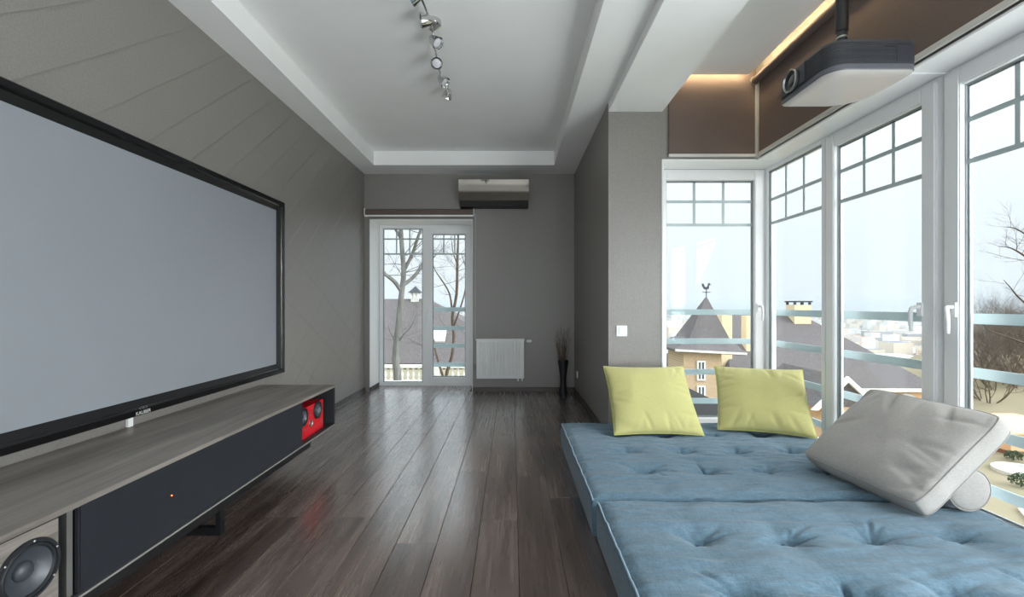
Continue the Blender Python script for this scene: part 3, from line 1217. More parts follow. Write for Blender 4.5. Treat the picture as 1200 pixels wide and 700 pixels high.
def hole_board(x, th, y0, y1, z0, z1, cy, cz, r, n=48):
    """upright board facing +x with a round hole"""
    mb_ = MB()
    hole = [(cy + r * math.cos(2 * math.pi * i / n), cz + r * math.sin(2 * math.pi * i / n)) for i in range(n)]
    outer = []
    for p in hole:
        dx, dy = p[0] - cy, p[1] - cz
        t_ = 1e9
        if abs(dx) > 1e-9:
            t_ = min(t_, ((y1 if dx > 0 else y0) - cy) / dx)
        if abs(dy) > 1e-9:
            t_ = min(t_, ((z1 if dy > 0 else z0) - cz) / dy)
        outer.append((cy + dx * t_, cz + dy * t_))
    for c in ((y0, z0), (y1, z0), (y1, z1), (y0, z1)):
        kb = min(range(n), key=lambda i: (outer[i][0] - c[0]) ** 2 + (outer[i][1] - c[1]) ** 2)
        outer[kb] = c
    for xx in (x, x - th):
        mb_.v += [Vector((xx, p[0], p[1])) for p in hole] + [Vector((xx, p[0], p[1])) for p in outer]
    for i in range(n):
        j = (i + 1) % n
        mb_.f += [(i, j, n + j, n + i), (2 * n + i, 3 * n + i, 3 * n + j, 2 * n + j), (i, 2 * n + i, 2 * n + j, j), (n + i, n + j, 3 * n + j, 3 * n + i)]
    return mb_


cyw, czw, rw = 1.218, 0.366, 0.083
xo = XFc - 0.012
y0_, y1_, z0_, z1_ = 0.83, 1.298, CB + 0.022, CT - 0.026
hole_board(xo, 0.018, y0_, y1_, z0_, z1_, cyw, czw, rw * 0.93).build('front_board', CONSW, B)
MB().box(XL + 0.03, xo - 0.06, y0_, y1_, z0_, z1_).build('cabinet', DARKP, B)
wf = driver(B, (xo, cyw, czw), (1, 0, 0), rw, (RUBBER, CONE), 'woofer')
for a in range(6):
    an = a * math.pi / 3 + 0.4
    MB().lathe([(0.003, 0), (0.003, 0.002), (0.001, 0.003)], frame_M((xo + 0.0055, cyw + rw * 0.93 * math.cos(an), czw + rw * 0.93 * math.sin(an)), (1, 0, 0)), n=8).build('screw', SILVER, wf)

# red centre speaker in the open bay
RS = thing('centre_speaker', (-1.45, 2.95, CB + 0.018), 'glossy red speaker with two round drivers in the console end bay', 'speaker')
xr = -1.328
MB().box(-1.56, xr - 0.026, 2.80, 3.178, CB + 0.0185, CB + 0.215).build('cabinet', RED, RS, bevel=0.004)
hole_board(xr, 0.0255, 2.98, 3.178, CB + 0.0185, CB + 0.215, 3.085, 0.367, 0.055).build('front_board', RED, RS)
hole_board(xr, 0.0255, 2.80, 2.98, CB + 0.0185, CB + 0.215, 2.875, 0.367, 0.055).build('front_board', RED, RS)
zc_ = 0.345
driver(RS, (xr + 0.001, 3.085, zc_ + 0.022), (1, 0, 0), 0.060, (RUBBER, CONE), 'driver', bullet=None)
driver(RS, (xr + 0.001, 2.875, zc_ + 0.022), (1, 0, 0), 0.060, (RUBBER, CONE), 'driver', bullet=None)
MB().lathe([(0.024, -0.002), (0.024, 0.003), (0.019, 0.005), (0.016, 0.001), (0.004, 0.004)], frame_M((xr + 0.001, 2.985, zc_ - 0.045), (1, 0, 0)), n=24).build('tweeter', SILVER, RS, smooth=True)
for (yy, zz) in ((2.905, zc_ - 0.065), (2.985, zc_ + 0.01), (2.98, zc_ + 0.035), (3.15, zc_ + 0.005)):
    MB().lathe([(0.0065, 0), (0.0065, 0.002), (0.002, 0.003)], frame_M((xr + 0.001, yy, zz), (1, 0, 0)), n=10).build('screw', SILVER, RS)

# ------------------------------------------------------------------ air conditioner
AC = thing('air_conditioner', (-0.22, YF, 2.26), 'wall air conditioner with a mirrored tinted front above the radiator', 'air conditioner')
ax0, ax1 = -0.645, 0.205
MB().prism([(YF - 0.001, 2.592), (YF - 0.17, 2.592), (YF - 0.178, 2.58), (YF - 0.140, 2.345), (YF - 0.10, 2.285), (YF - 0.001, 2.275)], 0, ax0 + 0.004, ax1 - 0.004).build('body', ACDARK, AC, bevel=0.004)
MB().prism([(YF - 0.176, 2.594), (YF - 0.192, 2.592), (YF - 0.166, 2.348), (YF - 0.150, 2.348)], 0, ax0, ax1).build('front_panel', SMOKED, AC)
MB().prism([(YF - 0.148, 2.340), (YF - 0.152, 2.336), (YF - 0.12, 2.282), (YF - 0.115, 2.286)], 0, ax0 + 0.03, ax1 - 0.03).build('louvre', ACDARK, AC)

# ------------------------------------------------------------------ radiator
RD = thing('radiator', (-0.15, YF - 0.06, 0.17), 'white panel radiator on the far wall beside the balcony door', 'radiator')
rx0, rx1, rz0, rz1 = -0.438, 0.150, 0.172, 0.662
yf = YF - 0.085
mb = MB()
nf = 14
pts = []
wv = (rx1 - rx0 - 0.05) / nf
out = [(rx0, yf + 0.022), (rx0, yf + 0.004), (rx0 + 0.004, yf)]
for i in range(nf):
    a = rx0 + 0.025 + i * wv
    out += [(a, yf), (a + wv * 0.22, yf + 0.009), (a + wv * 0.42, yf + 0.009), (a + wv * 0.64, yf)]
out += [(rx1 - 0.004, yf), (rx1, yf + 0.004), (rx1, yf + 0.022)]
mb.prism(out, 2, rz0 + 0.035, rz1 - 0.04)
mb.build('fin_panel', RADW, RD)
MB().box(rx0, rx1, yf + 0.002, yf + 0.024, rz0, rz0 + 0.036).build('lower_rail', RADW, RD, bevel=0.006)
MB().box(rx0, rx1, yf + 0.002, yf + 0.024, rz1 - 0.041, rz1 - 0.006).build('upper_rail', RADW, RD, bevel=0.006)
MB().box(rx0, rx1, yf + 0.045, YF - 0.012, rz0 + 0.01, rz1 - 0.012).build('back_panel', RADW, RD, bevel=0.004)
mb = MB()
mb.box(rx0 - 0.006, rx0 + 0.004, yf - 0.004, YF - 0.012, rz1 - 0.02, rz1)
mb.box(rx0 - 0.006, rx1 + 0.006, yf - 0.002, YF - 0.012, rz1 - 0.008, rz1)
mb.box(rx1 - 0.004, rx1 + 0.006, yf - 0.004, YF - 0.012, rz1 - 0.02, rz1)
mb.build('top_grille', RADW, RD, bevel=0.003)
mb = MB()
mb.tube([(rx1, yf + 0.035, rz1 - 0.03), (rx1 + 0.03, yf + 0.035, rz1 - 0.03)], 0.008, n=10)
mb.build('valve_stem', SILVER, RD)
MB().lathe([(0.012, 0), (0.02, 0.004), (0.022, 0.03), (0.021, 0.06), (0.014, 0.066)], frame_M((rx1 + 0.028, yf + 0.035, rz1 - 0.03), (1, 0, 0)), n=16).build('valve_knob', WHITEP, RD, smooth=True)
for dx in (-0.075, -0.025):
    mb = MB()
    mb.tube([(rx1 + dx, yf + 0.035, rz0 + 0.012), (rx1 + dx, yf + 0.035, rz0 - 0.03), (rx1 + dx, YF - 0.001, rz0 - 0.035)], 0.009, n=10)
    mb.build('pipe', WHITEP, RD, smooth=True)
for dx in (0.10, 0.48):
    MB().box(rx0 + dx, rx0 + dx + 0.03, YF - 0.0125, YF - 0.0005, rz0 + 0.05, rz1 - 0.05).build('bracket', RADW, RD)

# ------------------------------------------------------------------ vase with twigs
vx, vy = 0.615, 5.44
prof = [(0.046, 0.0), (0.048, 0.012), (0.043, 0.05), (0.037, 0.12), (0.036, 0.18), (0.042, 0.25), (0.054, 0.33), (0.062, 0.385), (0.064, 0.415), (0.060, 0.415), (0.054, 0.36), (0.04, 0.26)]
vb = []
mb = MB().lathe(prof, Matrix.Translation((vx, vy, 0.0)), n=32)
tag(mb.build('floor_vase', VASEB, None, smooth=True, angle=60), 'tall black waisted floor vase in the far corner', 'vase')
rg = random.Random(12)
for i in range(16):
    a = rg.uniform(0, 6.28)
    sp = rg.uniform(0.02, 0.11)
    hh = rg.uniform(0.58, 0.84)
    r0 = rg.uniform(0.0, 0.026)
    p0 = Vector((vx + r0 * math.cos(a), vy + r0 * math.sin(a), 0.27))
    p3 = Vector((vx + sp * math.cos(a), vy + sp * math.sin(a) * 0.8, hh))
    pts = []
    for q in range(7):
        t = q / 6
        p = p0.lerp(p3, t) + Vector((rg.uniform(-1, 1), rg.uniform(-1, 1), 0)) * 0.007 * (1 if 0 < q < 6 else 0)
        pts.append(p)
    mb = MB().tube(pts, [0.0045 - 0.003 * q / 6 for q in range(7)], n=5)
    for q in (3, 4, 5):
        d = Vector((rg.uniform(-1, 1), rg.uniform(-1, 1), 1.6)).normalized() * rg.uniform(0.03, 0.08)
        mb.tube([pts[q], pts[q] + d], [0.002, 0.001], n=4)
    tag(mb.build('twig', TWIG), 'thin dry brown twig standing in the black floor vase', 'twig', 'dry twigs in the floor vase')

# ------------------------------------------------------------------ switch, socket


def switch(name, c, normal, label, cat, s=0.043):
    Mx = frame_M(c, normal)
    T = thing(name, c, label, cat)
    def bx(x0, x1, y0, y1, z0, z1, nm, mt):
        b = MB().box(x0, x1, y0, y1, z0, z1)
        b.v = [Mx @ p for p in b.v]
        return b.build(nm, mt, T, bevel=0.0018)
    bx(-s, s, -s, s, 0.0005, 0.007, 'cover_frame', WHITEP)
    return T, bx


T, bx = switch('light_switch', (0.884, YC, 0.872), (0, -1, 0), 'white light switch plate on the grey pillar', 'switch')
bx(-0.027, 0.027, -0.027, 0.027, 0.006, 0.0095, 'rocker', WHITEP)
T, bx = switch('wall_socket', (XP, 5.36, 0.255), (-1, 0, 0), 'small white socket on the side wall near the vase', 'socket', 0.04)
bx(-0.022, 0.022, -0.022, 0.022, 0.0065, 0.012, 'insert', WHITEP)

# ------------------------------------------------------------------ blinds
DB = thing('roller_blind', (-1.14, YF, 2.2), 'rolled brown blind with white bottom bar over the balcony door', 'blind')
MB().tube([(-1.815, YF - 0.045, 2.232), (-0.475, YF - 0.045, 2.232)], 0.034, n=24).build('fabric_roll', BLIND, DB, smooth=True)
MB().box(-1.812, -0.478, YF - 0.086, YF - 0.072, 2.168, 2.186).build('bottom_bar', WHITEP, DB, bevel=0.003)
MB().box(-1.808, -0.482, YF - 0.080, YF - 0.078, 2.186, 2.235).build('fabric_drop', BLIND, DB)
for x in (-1.818, -0.475):
    MB().box(x, x + 0.008, YF - 0.088, YF - 0.0005, 2.178, 2.268).build('end_bracket', WHITEP, DB, bevel=0.002)
MB().tube([(-0.455, YF - 0.03, 2.21), (-0.455, YF - 0.03, 0.35)], 0.0022, n=6).build('cord', WHITEP, DB)

BA = thing('roller_blind', (1.6, YC - 0.02, 2.28), 'brown cloth blind above the window facing the sofa beside the pillar', 'blind')
BA['label'] = 'short brown cloth blind next to the grey pillar, above the corner window'
MB().box(1.258, 1.955, YC - 0.024, YC - 0.020, 2.285, 2.995).build('cloth', BLIND, BA)
MB().box(1.254, 1.959, YC - 0.032, YC - 0.012, 2.266, 2.290).build('bottom_bar', ALUM, BA, bevel=0.003)
BBl = thing('roller_blind', (1.95, 1.7, 2.28), 'long brown cloth blind with exposed roller behind the projector', 'blind')
MB().box(1.954, 1.958, -0.28, 3.575, 2.285, 2.862).build('cloth', BLIND, BBl)
MB().box(1.946, 1.966, -0.285, 3.58, 2.262, 2.290).build('bottom_bar', ALUM, BBl, bevel=0.003)
MB().tube([(1.928, -0.285, 2.862), (1.928, 3.585, 2.862)], 0.030, n=24).build('roller', BLIND, BBl, smooth=True)
MB().lathe([(0.034, 0), (0.036, 0.006), (0.030, 0.012), (0.01, 0.014)], frame_M((1.928, 3.586, 2.862), (0, 1, 0)), n=20).build('roller_cap', SILVER, BBl, smooth=True)
structure(MB().box(1.945, 1.979, YC - 0.044, YC - 0.002, ZLIN + 0.004, 2.90).build('trim_8', ALUM, bevel=0.003))

# warm LED strips hidden in the ceiling gap above the blinds
tag(MB().box(1.25, 1.86, 3.5685, 3.575, 2.912, 2.926).build('led_strip', LED), 'warm LED strip in the ceiling gap over the short blind', 'light strip')
tag(MB().box(1.8685, 1.875, -0.2, 3.55, 2.912, 2.926).build('led_strip', LED), 'warm LED strip in the ceiling gap over the long blind', 'light strip')

# ------------------------------------------------------------------ projector


def rr_outline(x0, x1, y0, y1, radii, inset=0.0, n=10):
    """rounded outline; radii for corners (x0,y0),(x1,y0),(x1,y1),(x0,y1)"""
    x0, x1, y0, y1 = x0 + inset, x1 - inset, y0 + inset, y1 - inset
    out_ = []
    for (cx_, cy_, sx, sy, r, a0) in ((x0, y0, 1, 1, radii[0], 180), (x1, y0, -1, 1, radii[1], 270), (x1, y1, -1, -1, radii[2], 0), (x0, y1, 1, -1, radii[3], 90)):
        r = max(0.004, r - inset)
        for i in range(n + 1):
            a = R(a0 + 90 * i / n)
            out_.append((cx_ + sx * r + r * math.cos(a), cy_ + sy * r + r * math.sin(a)))
    return out_


def stack(levels):
    """levels: list of (z, outline) of equal length -> closed skin"""
    mb_ = MB()
    k_ = len(levels[0][1])
    for z, ol in levels:
        mb_.v += [Vector((p[0], p[1], z)) for p in ol]
    for i in range(len(levels) - 1):
        for j in range(k_):
            j2 = (j + 1) % k_
            mb_.f.append((i * k_ + j, i * k_ + j2, (i + 1) * k_ + j2, (i + 1) * k_ + j))
    mb_.f.append(tuple(reversed(range(k_))))
    mb_.f.append(tuple((len(levels) - 1) * k_ + j for j in range(k_)))
    return mb_


PX0, PX1, PY0, PY1 = 1.405, 1.80, 1.995, 2.372
PR = (0.085, 0.045, 0.17, 0.02)
P = thing('projector', (1.6, 2.18, 2.12), 'dark ribbed home projector with pearl underside hanging before the windows', 'projector')
lv = []
z = 2.150
lv.append((z, rr_outline(PX0, PX1, PY0, PY1, PR, 0.003)))
while z < 2.240:
    lv.append((z, rr_outline(PX0, PX1, PY0, PY1, PR, 0.0)))
    lv.append((z + 0.0055, rr_outline(PX0, PX1, PY0, PY1, PR, 0.0)))
    lv.append((z + 0.0056, rr_outline(PX0, PX1, PY0, PY1, PR, 0.004)))
    lv.append((z + 0.0085, rr_outline(PX0, PX1, PY0, PY1, PR, 0.004)))
    z += 0.0086
lv.append((z, rr_outline(PX0, PX1, PY0, PY1, PR, 0.0)))
lv.append((z + 0.014, rr_outline(PX0, PX1, PY0, PY1, PR, 0.004)))
lv.append((z + 0.022, rr_outline(PX0, PX1, PY0, PY1, PR, 0.030)))
ZPT = z + 0.022
stack(lv).build('ribbed_shell', PROJD, P, smooth=True, angle=35)
stack([(2.112, rr_outline(PX0, PX1, PY0, PY1, PR, 0.055)), (2.1125, rr_outline(PX0, PX1, PY0, PY1, PR, 0.035)), (2.118, rr_outline(PX0, PX1, PY0, PY1, PR, 0.012)),
       (2.124, rr_outline(PX0, PX1, PY0, PY1, PR, 0.004))]).build('underside', PROJL, P, smooth=True, angle=35)
stack([(2.1241, rr_outline(PX0, PX1, PY0, PY1, PR, 0.004)), (2.128, rr_outline(PX0, PX1, PY0, PY1, PR, 0.0)), (2.1499, rr_outline(PX0, PX1, PY0, PY1, PR, 0.002))]).build(
    'lower_band', mat('slate_plastic', (84, 85, 92), rough=0.4), P, smooth=True, angle=35)
# smooth front face plate with the lens in it
fp = MB().prism([(2.352, 2.152), (2.352, 2.252), (2.16, 2.252), (2.16, 2.152)], 0, PX0 - 0.006, PX0 + 0.01)
front = fp.build('front_plate', PROJD, P, bevel=0.004)
lc = (PX0 - 0.006, 2.255, 2.200)
L = MB().lathe([(0.048, 0.0), (0.052, 0.006), (0.054, 0.016), (0.050, 0.020), (0.046, 0.014), (0.0455, 0.004)], frame_M(lc, (-1, 0, 0)), n=40, caps=(True, False)).build('lens_ring', SILVER, P, smooth=True)
MB().lathe([(0.045, 0.001), (0.044, 0.012), (0.036, 0.010), (0.030, 0.004)], frame_M(lc, (-1, 0, 0)), n=32, caps=(True, False)).build('lens_barrel', BLACKM, L, smooth=True)
MB().lathe([(0.034, 0.004), (0.024, 0.009), (0.010, 0.0115), (0.001, 0.012)], frame_M(lc, (-1, 0, 0)), n=32).build('lens_glass', LENS, L, smooth=True)
MB().box(1.645, 1.69, PY0 - 0.0006, PY0 + 0.004, 2.222, 2.228).build('button', BLACKM, P)
MB().box(1.70, 1.775, PY0 - 0.001, PY0 + 0.004, 2.156, 2.232).build('side_cover', mat('dark_cover', (44, 45, 52), rough=0.4), P)
# ceiling mount
Mt = thing('projector_mount', (1.59, 2.18, ZPT), 'black ceiling pole that carries the projector', 'mount')
MB().tube([(1.59, 2.18, ZPT + 0.006), (1.59, 2.18, 2.42)], 0.0225, n=20).build('lower_tube', BLACKM, Mt, smooth=True)
MB().tube([(1.59, 2.18, 2.40), (1.59, 2.18, 2.895)], 0.027, n=20).build('upper_tube', BLACKM, Mt, smooth=True)
MB().lathe([(0.0235, 0), (0.0235, 0.008)], Matrix.Translation((1.59, 2.18, 2.366)), n=20).build('ring', SILVER, Mt)
MB().lathe([(0.07, 0), (0.075, 0.003), (0.075, 0.009)], Matrix.Translation((1.59, 2.18, ZBAY - 0.0095)), n=24).build('ceiling_plate', BLACKM, Mt)
MB().lathe([(0.06, 0), (0.06, 0.007)], Matrix.Translation((1.59, 2.18, ZPT - 0.0005)), n=24).build('foot_plate', BLACKM, Mt)
mb = MB().tube([(1.592, 2.155, 2.335), (1.615, 2.150, 2.330), (1.632, 2.150, 2.312), (1.640, 2.155, 2.288), (1.648, 2.16, ZPT)], 0.005, n=8)
tag(mb.build('signal_cable', WHITEP, None, smooth=True), 'short white cable from the ceiling pole into the projector top', 'cable')
mb = MB().tube([(1.64, 2.10, ZPT - 0.002), (1.66, 2.10, ZPT + 0.010), (1.70, 2.10, ZPT + 0.014), (1.74, 2.10, ZPT + 0.008), (1.765, 2.10, ZPT - 0.012)], 0.003, n=8)
tag(mb.build('power_cable', BLACKM, None, smooth=True), 'thin black cable lying on top of the projector', 'cable')

# ------------------------------------------------------------------ spot rail on the ceiling
TL = thing('spot_rail', (-0.52, 2.6, ZT), 'wavy chrome spot rail with tilted cone lamps on the ceiling', 'ceiling light')
zr = ZT - 0.055
rail = [(-0.52 + 0.018 * math.sin(q * 0.55), 1.35 + q * 0.1, zr) for q in range(25)]
MB().tube(rail, 0.007, n=8).build('rail', CHROME, TL, smooth=True)
MB().lathe([(0.055, 0.0), (0.058, 0.006), (0.058, 0.028)], Matrix.Translation((-0.505, 2.86, ZT - 0.0285)), n=28).build('canopy', CHROME, TL, smooth=True)
MB().tube([(-0.505, 2.86, ZT - 0.028), (-0.515, 2.86, zr)], 0.008, n=8).build('canopy_stem', CHROME, TL)
for yy in (1.45, 2.2, 3.3, 3.68):
    MB().tube([(-0.52, yy, ZT), (-0.52, yy, zr)], 0.004, n=6).build('hanger', CHROME, TL)
heads = [(1.55, (-0.6, 0.3, -0.5)), (1.95, (0.7, -0.2, -0.5)), (2.22, (-0.7, -0.3, -0.4)), (2.50, (-0.85, 0.2, -0.35)), (2.73, (-0.9, -0.25, -0.15)), (2.93, (0.75, -0.3, -0.75)),
         (3.20, (0.1, -0.75, -0.62)), (3.44, (0.65, -0.2, -0.7)), (3.66, (-0.35, 0.35, -0.85))]
for yy, d in heads:
    q = (yy - 1.35) / 0.1
    c = Vector((-0.52 + 0.018 * math.sin(q * 0.55), yy, zr))
    dv = Vector(d).normalized()
    j = MB().lathe([(0.010, -0.014), (0.013, -0.01), (0.013, 0.012), (0.008, 0.016)], Matrix.Translation(c - Vector((0, 0, 0.008))), n=14).build('joint', CHROME, TL, smooth=True)
    p = c - Vector((0, 0, 0.022)) - dv * 0.018
    M_ = frame_M(p, dv)
    h = MB().lathe([(0.010, -0.012), (0.020, -0.006), (0.030, 0.012), (0.041, 0.055), (0.0425, 0.066), (0.040, 0.066), (0.036, 0.056), (0.020, 0.03)], M_, n=28).build('lamp_head', CHROME, TL, smooth=True)
    MB().lathe([(0.030, 0.0555), (0.022, 0.060), (0.003, 0.062)], M_, n=24).build('bulb', mat('frosted_lens', (200, 200, 205), rough=0.15) if yy == 1.55 else bpy.data.materials['frosted_lens'], h, smooth=True)

# ================================================================== outdoors
ROOFM = mat('purple_brown_tiles', (82, 77, 78), rough=0.8, col2=(102, 96, 97), vscale=9, stretch=(1, 0.3, 2.5), bump=0.2, bscale=30)
PEACH = mat('peach_render', (226, 186, 146), rough=0.9, col2=(232, 196, 158), vscale=1.5)
CREAMR = mat('cream_render', (228, 208, 172), rough=0.9)
BRICK = mat_brick('tan_brick', (176, 150, 120), (190, 166, 136), (196, 182, 164), 3.2)
STONEW = mat('white_stone', (214, 214, 210), rough=0.8, col2=(196, 196, 190), vscale=6)
WINW = mat('white_joinery', (232, 232, 230), rough=0.5)
WING = mat('far_window_glass', (92, 100, 110), rough=0.1, spec=0.8)
LEADM = mat('dark_metal', (62, 64, 70), rough=0.5, metal=0.4)
BARK = mat('grey_bark', (118, 118, 116), rough=0.95, col2=(92, 92, 90), vscale=14, stretch=(1, 1, 0.2), bump=0.4, bscale=30)
BARKD = mat('brown_bark', (96, 82, 72), rough=0.95, col2=(76, 66, 58), vscale=14, stretch=(1, 1, 0.2))
GROUNDM = mat('winter_grass', (152, 140, 116), rough=1.0, col2=(134, 128, 104), vscale=0.25, detail=8, contrast=(0.3, 0.7))
SHRUBM = mat('bare_shrub_twigs', (112, 98, 86), rough=1.0, col2=(92, 82, 74), vscale=2)
PATHM = mat('pale_path', (186, 178, 168), rough=0.95, col2=(172, 164, 154), vscale=3)
VALLEYM = mat('valley_floor', (120, 118, 104), rough=1.0, col2=(146, 142, 130), vscale=0.012, detail=10)


def sstep(a, b, x):
    t = max(0.0, min(1.0, (x - a) / (b - a)))
    return t * t * (3 - 2 * t)


def gz(X, Y):
    z_ = -2.95 - 6.55 * sstep(3, 11, X)
    z_ += 6.5 * math.exp(-((X - 49) / 11.0) ** 2 - ((Y - 47) / 10.0) ** 2)
    d = math.hypot(X - 10, Y - 20)
    z_ -= 52 * sstep(62, 260, d)
    return z_


mb = MB()
gx = [-260 + 6.5 * i for i in range(88)]
gy = [-120 + 6.5 * i for i in range(70)]
for Yv in gy:
    for Xv in gx:
        zz = gz(Xv, Yv) + 0.12 * mnoise.noise(Vector((Xv * 0.2, Yv * 0.2, 0)))
        if -16 < Xv < 14 and -18 < Yv < 7:
            zz = min(zz, -9.5)
        mb.v.append(Vector((Xv, Yv, zz)))
for j in range(len(gy) - 1):
    for i in range(len(gx) - 1):
        a = j * len(gx) + i
        mb.f.append((a, a + 1, a + len(gx) + 1, a + len(gx)))
structure(mb.build('ground', GROUNDM, None, smooth=True))
structure(MB().poly([(-9000, -9000, -62), (12000, -9000, -62), (12000, 9000, -62), (-9000, 9000, -62)]).build('ground_valley', VALLEYM))

# ------------------------------------------------------------------ rails outside the glass
RZ = (1.014, 0.744, 0.460, 0.190)
T = thing('window_railing', (2.31, 2.0, 0.16), 'pale blue flat rails outside the row of bay windows', 'railing')
for z in RZ:
    MB().box(2.30, 2.312, -0.35, 4.205, z - 0.026, z + 0.026).build('rail', RAILM, T, bevel=0.002)
    MB().box(1.22, 2.2995, 4.193, 4.205, z - 0.026, z + 0.026).build('rail', RAILM, T, bevel=0.002)
for (x, y) in ((2.318, 4.20), (2.318, -0.33), (1.235, 4.211)):
    MB().box(x - 0.006, x + 0.010, y - 0.006, y + 0.010, 0.018, 1.045).build('post', RAILM, T)
T = thing('door_railing', (-0.8, 6.36, 0.16), 'pale blue flat rails outside the balcony door leaf', 'railing')
for z in (1.015, 0.752, 0.506, 0.240):
    MB().box(-1.150, -0.38, 6.352, 6.364, z - 0.030, z + 0.030).build('rail', RAILM, T, bevel=0.002)
for x in (-1.150, -0.392):
    MB().box(x, x + 0.012, 6.3645, 6.376, -0.012, 1.045).build('post', RAILM, T)

# ------------------------------------------------------------------ houses


def hip_roof(x0, x1, y0, y1, ze, rx0, rx1, ry, zr_, ov=0.0, th=0.25):
    v = [(x0, y0, ze), (x1, y0, ze), (x1, y1, ze), (x0, y1, ze), (rx0, ry, zr_), (rx1, ry, zr_),
         (x0, y0, ze - th), (x1, y0, ze - th), (x1, y1, ze - th), (x0, y1, ze - th)]
    f = [(0, 1, 5, 4), (1, 2, 5), (2, 3, 4, 5), (3, 0, 4), (0, 6, 7, 1), (1, 7, 8, 2), (2, 8, 9, 3), (3, 9, 6, 0), (9, 8, 7, 6)]
    return MB().solid(v, f)


def chimney(parent, x0, x1, y0, y1, z0, z1, cap=True):
    c = MB().box(x0, x1, y0, y1, z0, z1).build('chimney', CREAMR, parent)
    if cap:
        mbb = MB()
        for (xa, ya) in ((x0, y0), (x1 - 0.15, y0), (x0, y1 - 0.15), (x1 - 0.15, y1 - 0.15), ((x0 + x1) / 2 - 0.07, y0)):
            mbb.box(xa, xa + 0.15, ya, ya + 0.15, z1, z1 + 0.22)
        mbb.box(x0 - 0.08, x1 + 0.08, y0 - 0.08, y1 + 0.08, z1 + 0.22, z1 + 0.34)
        mbb.build('chimney_cap', LEADM, c)
    return c


def house_window(parent, xa, xb, y, za, zb, fw=0.09):
    mbb = MB()
    mbb.box(xa, xb, y - 0.10, y - 0.005, za, za + fw)
    mbb.box(xa, xb, y - 0.10, y - 0.005, zb - fw, zb)
    mbb.box(xa, xa + fw, y - 0.10, y - 0.005, za + fw, zb - fw)
    mbb.box(xb - fw, xb, y - 0.10, y - 0.005, za + fw, zb - fw)
    mbb.box((xa + xb) / 2 - 0.03, (xa + xb) / 2 + 0.03, y - 0.09, y - 0.006, za + fw, zb - fw)
    w_ = mbb.build('window', WINW, parent)
    MB().box(xa + fw, xb - fw, y - 0.05, y - 0.004, za + fw, zb - fw).build('pane', WING, w_)
    return w_


# wide house with the hipped roof
H = thing('hipped_house', (21, 40, -9.5), 'peach house with a wide hipped purple-brown roof and square cream chimney', 'house')
MB().box(16.2, 29.6, 32.5, 47.5, -9.6, -4.9).build('wall', PEACH, H)
rf = hip_roof(15.5, 30.3, 32, 48, -4.83, 18.9, 25.0, 40, 0.50).build('roof', ROOFM, H)
MB().box(15.45, 30.35, 31.88, 31.999, -5.10, -4.86).build('gutter', STONEW, H)
chimney(rf, 23.99, 25.40, 38.4, 39.6, -1.6, 1.05)
chimney(rf, 16.05, 16.85, 34.6, 35.4, -4.4, 0.25, cap=False)
chimney(rf, 18.35, 19.1, 35.4, 36.2, -3.2, 0.20, cap=False)
# round-headed window
ac = 28.2
pts = [(ac - 1.05, -7.6)] + [(ac + 1.05 * math.cos(R(180 - a)), -6.35 + 1.05 * math.sin(R(180 - a))) for a in range(0, 181, 12)] + [(ac + 1.05, -7.6)]
aw = MB().prism(pts, 1, 32.38, 32.499).build('arched_window', WINW, H)
pts2 = [(ac + (p[0] - ac) * 0.88, -6.9 + (p[1] + 6.9) * 0.88) for p in pts]
MB().prism(pts2, 1, 32.34, 32.379).build('pane', WING, aw)
# gabled porch in front
MB().box(18.7, 21.4, 27.2, 32.49, -9.6, -5.0).build('porch_wall', PEACH, H)
pr = MB().prism([(18.0, -5.05), (20.0, -3.25), (22.0, -5.05)], 1, 27.05, 33.4).build('porch_roof', ROOFM, H)
mb = MB()
for (p, q) in (((17.85, -5.2), (20.0, -3.2)), ((22.15, -5.2), (20.0, -3.2))):
    mb.solid([(p[0], 26.85, p[1]), (q[0], 26.85, q[1]), (q[0], 26.85, q[1] - 0.34), (p[0] + (0.35 if p[0] < 20 else -0.35), 26.85, p[1] - 0.02),
              (p[0], 27.049, p[1]), (q[0], 27.049, q[1]), (q[0], 27.049, q[1] - 0.34), (p[0] + (0.35 if p[0] < 20 else -0.35), 27.049, p[1] - 0.02)],
             [(0, 1, 2, 3), (7, 6, 5, 4), (0, 4, 5, 1), (1, 5, 6, 2), (2, 6, 7, 3), (3, 7, 4, 0)])
mb.build('bargeboard', WINW, pr)
house_window(H, 19.2, 19.9, 27.2, -7.0, -5.5)
house_window(H, 20.3, 21.0, 27.2, -7.0, -5.5)
mb = MB()
for i in range(9):
    mb.box(17.9 + i * 0.2, 17.94 + i * 0.2, 26.4, 26.44, -9.5, -6.9)
mb.box(17.85, 19.6, 26.39, 26.45, -6.9, -6.82)
mb.build('porch_railing', LEADM, H)

